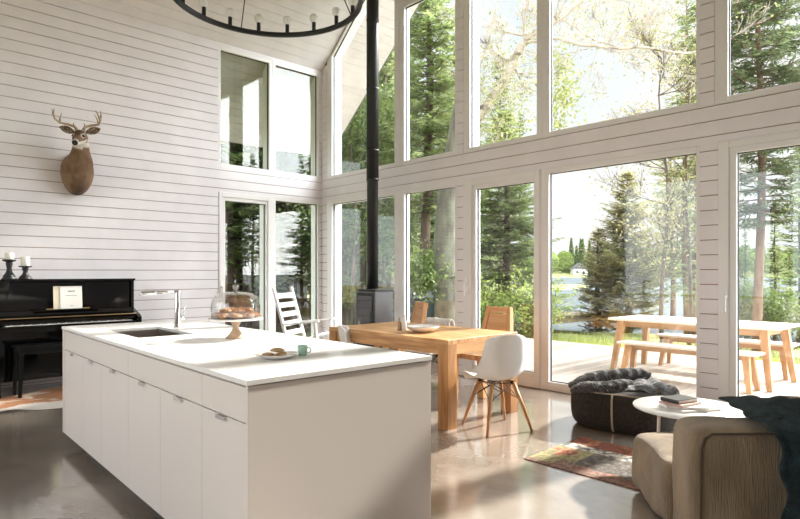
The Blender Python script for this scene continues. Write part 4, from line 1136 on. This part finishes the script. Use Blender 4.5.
def branchy(mb, start, dirv, L, r, depth, rr, tips, up=.15, spread=.75):
    n = 5; pts = [Vector(start)]; d = Vector(dirv).normalized()
    for i in range(n):
        d = (d+Vector((rr.uniform(-.18, .18), rr.uniform(-.18, .18), rr.uniform(-.12, .18)+up*.2))).normalized(); pts.append(pts[-1]+d*L/n)
    mb.tube(pts, [r*(1-.65*i/n) for i in range(n+1)], 7 if r > .03 else 4, 0, cap=False)
    if depth <= 1: tips += pts[2:]
    if depth == 0: return
    for i in range(2, n+1):
        for _ in range(2 if i < n else 2):
            nd_ = (d+Vector((rr.uniform(-1, 1), rr.uniform(-1, 1), rr.uniform(-.5, .9)))*spread).normalized()
            branchy(mb, pts[i], nd_, L*rr.uniform(.40, .62), max(.004, r*.45), depth-1, rr, tips, up, spread)
def broadleaf(name, label, loc, seed, h, r, leafm, barkm, nleaf, size, spread=.25, lean=(0, 0), depth=3, group=None, first=.35, crownL=.32, limbs=None):
    rr = random.Random(seed); mb = MB(); tips = []
    n = 8; pts = [Vector((lean[0]*(i/n)**1.3*h+.08*math.sin(i+seed), lean[1]*(i/n)**1.3*h+.08*math.cos(i*1.3), h*i/n)) for i in range(n+1)]
    mb.tube(pts, [r*(1-.8*i/n) for i in range(n+1)], 12, 0)
    for i in range(int(first*n), n+1):
        for _ in range(3):
            a = rr.uniform(0, 6.28); branchy(mb, pts[i], (math.cos(a), math.sin(a), rr.uniform(.1, .8)), h*crownL*rr.uniform(.6, 1)*(1-.4*i/n), max(.012, r*.28), depth-1, rr, tips)
    for (z0, dv, L_, rr0) in (limbs or []):
        f = z0/h*n; i = min(int(f), n-1); branchy(mb, pts[i].lerp(pts[i+1], f-i), dv, L_, rr0, 3, rr, tips, up=0, spread=.5)
    leafy(mb, tips, rr, nleaf, spread, size)
    return split_tree(mb, name, label, 'tree', loc, leafm, barkm, group, crown='foliage')

# near trees, each of its own
spruce('spruce_tree', 'tall green spruce filling the upper window right of the flue', G(427, 13.2, -.6), seed=3, h=11.5, base=3.4, rad=1.35, needle=M['spruce3'], bark=M['bark'], dens=1.15, whorl=.27)
tA = spruce('spruce_tree', 'bushy spruce outside the narrow terrace door', G(505, 15.5, -.7), seed=5, h=6.4, base=.5, rad=2.1, needle=M['spruce3'], bark=M['bark'], dens=1.3, whorl=.24)
tC = spruce('spruce_tree', 'airy conifer at the middle of the wide lake pane', G(628, 21, -1.0), seed=8, h=6.0, base=.3, rad=2.0, needle=M['olive'], bark=M['bark'], dens=1.25, whorl=.23, droop=-.05, tw=.07, taper=.85)
spruce('spruce_tree', 'shorter dark conifer left of the airy one in the wide lake pane', G(599, 22, -1.0), seed=9, h=4.0, base=.1, rad=1.0, needle=M['olive'], bark=M['bark'], dens=1.2, whorl=.22, tw=.07, droop=0, taper=.8)
spruce('pine_tree', 'tall pine with a reddish trunk seen through the right terrace door', G(759, 12.5, -.5), seed=11, h=12.5, base=2.9, rad=1.75, needle=M['bluespruce'], bark=M['barkred'], dens=1.1, whorl=.30, trunk_r=.10, droop=.15, taper=.8)
for u, d, s, lab, h in ((686, 19, 14, 'tall thin pine at the right end of the wide lake pane', 12), (695, 20.5, 17, 'slim pine just right of the tall thin one beside the post', 10.5), (672, 24, 19, 'slim far pine left of the tall thin one', 9)):
    spruce('pine_tree', lab, G(u, d, -.9), seed=s, h=h, base=1.9, rad=1.15, needle=M['spruce2'], bark=M['barkred'], dens=.8, whorl=.42, trunk_r=.12, tw=.07, taper=.6)
# leaning birch with long arching limbs
rr = random.Random(21); mb = MB(); tips = []; lt = []; b0 = G(462, 13.0, -.5)
def at(u, v, d): p = G(u, d, H+(272-v)*d/585); return p-b0
def limb(pts, r0, r1, kids_, kl, dep=2):
    P = [Vector(p) for p in pts]; n = 22; Q = [Vector(lerp_tab([tuple(p) for p in P], i/n)) for i in range(n+1)]
    Q = [q+Vector((rr.uniform(-.02, .02), rr.uniform(-.02, .02), rr.uniform(-.02, .02)))*(1 if 0 < i < n else 0) for i, q in enumerate(Q)]
    mb.tube(Q, [r0+(r1-r0)*i/n for i in range(n+1)], 9, 0)
    for _ in range(kids_):
        i = rr.randrange(int(n*.3), n); d_ = Vector((rr.uniform(-1, 1), rr.uniform(-1, 1), rr.uniform(-.7, .9)))
        branchy(mb, Q[i], d_, kl*rr.uniform(.5, 1.1), max(.006, r1*.5), dep, rr, tips, up=.0)
    return Q
limb([(0, 0, 0), at(464, 240, 13), at(465, 170, 13), at(475, 124, 12.9), at(498, 90, 12.8), at(512, 66, 12.7), at(523, 44, 12.6), at(539, 31, 12.4)], .15, .072, 7, 1.0)
limb([at(539, 31, 12.4), at(560, 18, 12.1), at(585, -4, 11.9), at(620, -40, 11.8)], .068, .03, 9, 1.2)
limb([at(523, 44, 12.6), at(550, 38, 12.2), at(575, 43, 12), at(605, 47, 11.9), at(645, 48, 11.8), at(690, 53, 11.7), at(725, 45, 11.6)], .042, .018, 12, 1.1)
limb([at(539, 10, 12.4), at(549, 13, 12.3), at(570, 24, 12.2), at(590, 38, 12), at(612, 46, 11.9), at(650, 62, 11.8)], .022, .010, 8, .9)
limb([at(475, 124, 12.9), at(490, 110, 12.6), at(505, 88, 12.2), at(520, 60, 11.9)], .012, .006, 5, .8)
limb([at(470, 145, 13), at(476, 90, 13.2), at(478, 40, 13.4), at(482, -10, 13.6)], .05, .02, 9, 1.0)
leafy(mb, tips, rr, 4300, .20, .026)
for _ in range(34):      # a leafier, greener part of the crown beside the window mullion
    q = at(rr.uniform(548, 572), rr.uniform(52, 128), rr.uniform(11.8, 12.8)); lt.append(q)
leafy(mb, lt, rr, 900, .13, .045); leafy(mb, [at(rr.uniform(475, 530), rr.uniform(60, 140), rr.uniform(12, 14)) for _ in range(60)], rr, 1600, .2, .034)
split_tree(mb, 'birch_tree', 'leaning white birch with long limbs arching across the upper windows', 'tree', b0, M['leafl'], M['birch'], crown='foliage')
broadleaf('young_birch', 'young birch with yellow buds in the right of the upper lake window', G(664, 12.5, -.4), 23, 6.3, .05, M['leafy'], M['bark'], 3300, .032, .20, depth=3, first=.35, crownL=.22)
broadleaf('young_birch', 'second yellow-budded birch close to the window post', G(688, 13.5, -.4), 25, 6.5, .05, M['leafy'], M['bark'], 3000, .032, .20, depth=3, first=.4, crownL=.20)
# big lichen covered trunk near the glass
broadleaf('old_tree', 'thick lichen-grey trunk close behind the lower window', G(442, 11.5, -.4), 27, 9.5, .27, M['leafd'], M['barkgrey'], 2500, .045, .25, depth=2, first=.8, crownL=.14, lean=(.060, .064), limbs=[(1.55, (-.6, -.5, .1), .35, .03)])
# forest stands: a few grown shapes, each copied tree by tree
FP = [spruce('forest_spruce', 'dark forest spruce', (0, 0, 0), seed=40+i, h=h, base=b, rad=r_, needle=nm, bark=M['bark'], dens=.85, whorl=.36, tw=.085, trunk_r=.15)
      for i, (h, b, r_, nm) in enumerate(((12, 2.2, 1.9, M['spruce']), (10, 1.2, 1.8, M['spruce2']), (13.5, 4.0, 1.9, M['spruce'])))]
rr = random.Random(99); used = set()
def place(proto, loc, label, group, sc=1.0):
    i = FP.index(proto); rz = rr.random()*6.28
    if i not in used:
        used.add(i); proto.location = loc; proto.rotation_euler = (0, 0, rz); proto.scale = (sc,)*3; proto['label'] = label; proto['group'] = group; return proto
    return dup(proto, loc, rz, label, group, (sc,)*3)
for u, d in ((342, 17), (362, 15), (386, 18), (398, 21), (372, 23), (350, 26), (410, 25), (440, 22), (455, 27), (395, 30), (425, 32), (468, 31), (335, 33), (450, 38), (478, 36), (500, 33), (405, 42), (365, 40), (520, 40), (490, 46), (430, 50)):
    place(FP[rr.randrange(3)], G(u, d, -.7), 'dark spruce in the forest behind the left-hand windows', 'forest spruces behind the left-hand windows', rr.uniform(.8, 1.15) if d < 30 else rr.uniform(1.0, 1.4))
for x, y in ((-6.2, -2.2), (-6, 1.2), (-6.5, 3.8), (-7, 7.5), (-9, -.6), (-9.5, 5), (-12.5, 7), (-11, 9.5), (-9, 9), (-16, 8.5), (-20, 10), (-26, 6), (-26, 11), (-24, 14), (-20, 13), (-16, 12), (-7, -1), (-8.5, 2.5), (-7.5, 5.5), (-10, -3), (-11.5, .5), (-12, 4), (-10.5, 7.5), (-14, -1.5), (-15, 2.5), (-14.5, 6.5), (-18, 0), (-18, 4.5), (-17.5, 9), (-13, 10.5), (-22, 2), (-22, 7)):
    place(FP[rr.randrange(3)], (x+rr.uniform(-.6, .6), y+rr.uniform(-.6, .6), -.4), 'dark spruce in the wood outside the side door', 'spruces outside the side door', rr.uniform(.8, 1.2))
for u, d in ((775, 19), (800, 17), (820, 22), (745, 27), (790, 29)):
    place(FP[rr.randrange(3)], G(u, d, -1.0), 'spruce at the water edge behind the right terrace door', 'spruces at the water edge on the right', rr.uniform(.35, .5) if u != 800 else .62)
k = 0
for u in range(222, 326, 9):
    for d in ((17, 25) if k % 2 else (20, 31)):
        place(FP[rr.randrange(3)], G(u+rr.uniform(-3, 3), d+rr.uniform(-1.5, 1.5), -.4), 'dark spruce in the wood outside the side door', 'spruces outside the side door', rr.uniform(.75, 1.05))
    k += 1
# shrubs
def shrub(label, loc, seed, h, r, lm, n, size):
    rr2 = random.Random(seed); mb = MB(); tips = []
    for k in range(9):
        a = rr2.uniform(0, 6.28); branchy(mb, (rr2.uniform(-.1, .1), rr2.uniform(-.1, .1), 0), (math.cos(a)*r, math.sin(a)*r, h), h*rr2.uniform(.6, 1), .012, 2, rr2, tips)
    leafy(mb, tips, rr2, n, .09, size)
    split_tree(mb, 'shrub', label, 'shrub', loc, lm, M['bark'], crown='foliage')
shrub('bright leafy shrub outside the left part of the terrace door', G(488, 12.3, -.4), 51, 1.25, .7, M['leaf'], 3500, .035)
shrub('leafy shrub outside the middle of the terrace door', G(512, 12.8, -.45), 52, 1.05, .8, M['leafd'], 3500, .035)
shrub('pale green shrub outside the right part of the terrace door', G(524, 13.2, -.45), 53, 1.0, .5, M['leaf'], 3500, .035)
shrub('low shrub at the left foot of the wide lake pane', G(553, 15.5, -.8), 54, .28, .6, M['leaf'], 2200, .035)
broadleaf('leafy_tree', 'small leafy tree in the corner behind the upper sloping window', G(354, 13.4, -.4), 55, 5.6, .06, M['leafd'], M['bark'], 9000, .04, .26, depth=3, first=.42, crownL=.22)
broadleaf('leafy_tree', 'small leafy tree just left of the window mullion by the flue', G(384, 14.2, -.4), 56, 5.2, .06, M['leafd'], M['bark'], 8000, .04, .26, depth=3, first=.45, crownL=.22)
shrub('dark green bush behind the bench end of the terrace table', G(735, 15, -.8), 57, 1.3, .9, M['leafd'], 4000, .04)
shrub('green bush behind the right end of the terrace table', G(790, 14, -.7), 58, 1.3, .9, M['leafd'], 4000, .04)
for x, y in ((9.5, 11), (13, 9.5), (12.5, 14), (17, 11), (21, 14), (15, 12.2), (19, 13), (24, 12), (23, 16), (11, 12.3), (18, 8), (22, 10)):
    place(FP[rr.randrange(3)], (x+rr.uniform(-.6, .6), y, -.7), 'dark spruce standing along the shore to the right of the terrace', 'spruces along the shore to the right of the terrace', rr.uniform(.55, .75))
fl_ = MB(); fl_.grid(lambda u, v: (-45+41*u+2*math.sin(v*9), -14+30*v, -.315+.02*noise.noise(Vector((u*60, v*50, 0)))), 60, 50)
struct(fl_.build('trim_5', M['litter']), 'brown forest floor left of the house')
# grass
gm_ = MB(); rr = random.Random(5)
for _ in range(16000):
    x = rr.uniform(-6, 16); y = 4.7+abs(rr.gauss(0, 1))*3.2
    if y > shore(x)-.2: continue
    z = gpt((x+70)/150, (y+40)/170)[2]; h = rr.uniform(.05, .22)*(1.6 if rr.random() < .1 else 1); a = rr.uniform(0, 6.28); dx, dy = math.cos(a)*.010, math.sin(a)*.010
    gm_.add([(x-dx, y-dy, z-.02), (x+dx, y+dy, z-.02), (x+rr.uniform(-.05, .05), y+rr.uniform(-.05, .05), z+h)], [(0, 1, 2)])
me = bpy.data.meshes.new('grass'); me.from_pydata(gm_.v, [], gm_.f); me.materials.append(M['grass']); o = bpy.data.objects.new('grass', me); COL.objects.link(o)
tag(o, 'uneven green grass between the deck and the lake', 'grass', kind='stuff')
# far shore: low detail trees
def far_tree(seed, h, r, m, kind):
    rr2 = random.Random(seed); mb = MB()
    mb.tube([(0, 0, 0), (0, 0, h*.95)], [.25, .05], 6, 0)
    for _ in range(1500):
        if kind == 'c':
            k = rr2.random()**1.4; rad = r*(1-k)*rr2.uniform(.5, 1)+.1; z = h*(.06+.94*k)
        else:
            k = rr2.uniform(-1, 1); rad = r*math.sqrt(1-k*k)*rr2.uniform(.6, 1); z = h*(.55+.42*k)
        a = rr2.uniform(0, 6.28); q = Vector((rad*math.cos(a), rad*math.sin(a), z)); s = rr2.uniform(.25, .7)
        v1 = Vector((rr2.uniform(-1, 1), rr2.uniform(-1, 1), rr2.uniform(-1, .3))).normalized(); v2 = v1.cross(Vector((rr2.uniform(-1, 1), rr2.uniform(-1, 1), rr2.uniform(-1, 1)))).normalized()
        mb.add([q-v1*s, q+v2*s*.6, q+v1*s, q-v2*s*.6], [(0, 1, 2, 3)], 1)
    return mb
FT = []
gF = 'trees along the far lake shore'
for sd_i, (h, r_, mm, kd, nm) in enumerate(((19, 3.0, M['spruce'], 'c', 'conifer_tree'), (13, 4.5, M['leaf'], 'b', 'leafy_tree'), (15, 4.0, M['leafd'], 'b', 'leafy_tree'))):
    FT.append(split_tree(far_tree(70+sd_i, h, r_, mm, kd), nm, ['distant dark conifer on the far lake shore', 'distant light green tree on the far lake shore', 'distant mid green tree on the far lake shore'][sd_i], 'tree', (0, 0, 0), mm, M['bark'], ['distant dark conifers on the far shore', 'distant light green trees on the far shore', 'distant mid green trees on the far shore'][sd_i], crown='foliage'))
rr = random.Random(12); fu = set()
u = 440
while u < 905:
    for row in range(2):
        uu = u+rr.uniform(-4, 4); d = 268+row*14+rr.uniform(-3, 6)
        i = (0 if 566 < uu < 584 else (1 if uu < 566 else rr.choice((0, 1, 2, 2, 2))))
        s = rr.uniform(.7, 1.0)*(1.2 if 566 < uu < 576 else 1)
        loc = W(d, (uu-400)/585*d, -.6+row*.8)
        if i not in fu: fu.add(i); FT[i].location = loc; FT[i].scale = (s,)*3
        else: dup(FT[i], loc, rr.random()*6, scale=(s,)*3)
    u += 9.5
hp = W(266, (579-400)/585*266, -.6)
hs_ = thing('far_house', 'small white house among the trees on the far shore', 'house', hp, YAW)
MB().box((-3.2, -2.5, 0), (3.2, 2.5, 3.4)).build('wall', M['reveal'], hs_)
MB().prism([(-3.7, 3.4), (3.7, 3.4), (0, 6.0)], 1, -2.8, 2.8).build('roof', M['roofmetal'], hs_)
for x in (-1.6, 1.4): MB().box((x-.5, -2.56, 1.2), (x+.5, -2.5, 2.4)).build('window', M['stoveglass'], hs_)
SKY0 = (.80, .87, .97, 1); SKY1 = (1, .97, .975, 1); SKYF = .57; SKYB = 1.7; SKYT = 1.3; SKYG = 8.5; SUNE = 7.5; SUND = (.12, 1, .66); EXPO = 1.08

# ------------------------------------------------------------------ camera, light, world
cd = bpy.data.cameras.new('camera'); cam = bpy.data.objects.new('camera', cd); COL.objects.link(cam)
cam.location = CAM; cam.rotation_euler = (PI/2, 0, YAW); cd.lens = 26.325; cd.sensor_width = 36; cd.shift_y = .0156; cd.clip_end = 2000; cd.clip_start = .05
scene.camera = cam
w = bpy.data.worlds.new('sky'); scene.world = w; w.use_nodes = True; nt = w.node_tree; bg = nt.nodes['Background']
tc = nt.nodes.new('ShaderNodeTexCoord'); n = nt.nodes.new('ShaderNodeTexNoise'); n.inputs['Scale'].default_value = 2.6; n.inputs['Detail'].default_value = 5
nt.links.new(tc.outputs['Generated'], n.inputs[0])
r = nt.nodes.new('ShaderNodeValToRGB'); r.color_ramp.elements[0].color = SKY0; r.color_ramp.elements[1].color = SKY1
r.color_ramp.elements[0].position = .35; r.color_ramp.elements[1].position = .6
nt.links.new(n.outputs['Fac'], r.inputs[0])
# the sky is brighter on the side behind the house (towards -y) and overhead than over the lake
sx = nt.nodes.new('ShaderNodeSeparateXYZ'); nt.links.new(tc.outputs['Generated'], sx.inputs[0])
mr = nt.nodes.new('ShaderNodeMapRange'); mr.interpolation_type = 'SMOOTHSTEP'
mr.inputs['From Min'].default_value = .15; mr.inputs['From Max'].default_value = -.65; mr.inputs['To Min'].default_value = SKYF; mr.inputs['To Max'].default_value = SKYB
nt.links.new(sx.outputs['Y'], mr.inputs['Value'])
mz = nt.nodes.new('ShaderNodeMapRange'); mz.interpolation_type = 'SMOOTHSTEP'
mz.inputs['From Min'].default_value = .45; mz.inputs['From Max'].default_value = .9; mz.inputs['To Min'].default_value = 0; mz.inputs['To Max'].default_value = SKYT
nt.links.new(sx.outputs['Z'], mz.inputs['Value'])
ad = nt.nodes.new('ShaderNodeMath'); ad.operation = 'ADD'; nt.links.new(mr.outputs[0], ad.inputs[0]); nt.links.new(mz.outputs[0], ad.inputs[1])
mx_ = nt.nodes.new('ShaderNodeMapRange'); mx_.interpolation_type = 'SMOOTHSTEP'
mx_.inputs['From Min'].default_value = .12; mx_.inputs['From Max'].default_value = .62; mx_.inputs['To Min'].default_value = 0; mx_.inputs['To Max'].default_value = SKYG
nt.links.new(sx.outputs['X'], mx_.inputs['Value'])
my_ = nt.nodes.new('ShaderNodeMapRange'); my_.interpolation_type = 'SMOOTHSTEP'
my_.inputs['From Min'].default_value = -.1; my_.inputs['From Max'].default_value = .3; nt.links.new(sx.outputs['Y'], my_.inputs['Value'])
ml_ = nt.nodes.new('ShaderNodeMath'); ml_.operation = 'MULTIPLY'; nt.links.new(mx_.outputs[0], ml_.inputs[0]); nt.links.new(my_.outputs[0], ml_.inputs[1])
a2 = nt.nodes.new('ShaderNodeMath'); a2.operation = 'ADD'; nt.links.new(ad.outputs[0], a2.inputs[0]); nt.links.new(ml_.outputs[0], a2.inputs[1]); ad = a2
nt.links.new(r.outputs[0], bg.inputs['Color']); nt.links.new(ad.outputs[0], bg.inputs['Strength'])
sd = bpy.data.lights.new('sun', 'SUN'); sun = bpy.data.objects.new('sun', sd); COL.objects.link(sun)
sd.energy = SUNE; sd.angle = math.radians(2.5); sd.color = (1, .92, .85)
sdv = Vector(SUND).normalized(); sun.rotation_euler = sdv.to_track_quat('Z', 'Y').to_euler(); sun.location = (5, 6, 12)
sc = scene
sc.view_settings.view_transform = 'Standard'; sc.view_settings.look = 'None'; sc.view_settings.gamma = 1; sc.view_settings.use_curve_mapping = False
sc.view_settings.exposure = EXPO
sc.cycles.use_denoising = True
sc.cycles.max_bounces = 12; sc.cycles.diffuse_bounces = 6; sc.cycles.glossy_bounces = 4; sc.cycles.transparent_max_bounces = 16; sc.cycles.transmission_bounces = 6
sc.cycles.sample_clamp_indirect = 8; sc.cycles.caustics_reflective = False; sc.cycles.caustics_refractive = False
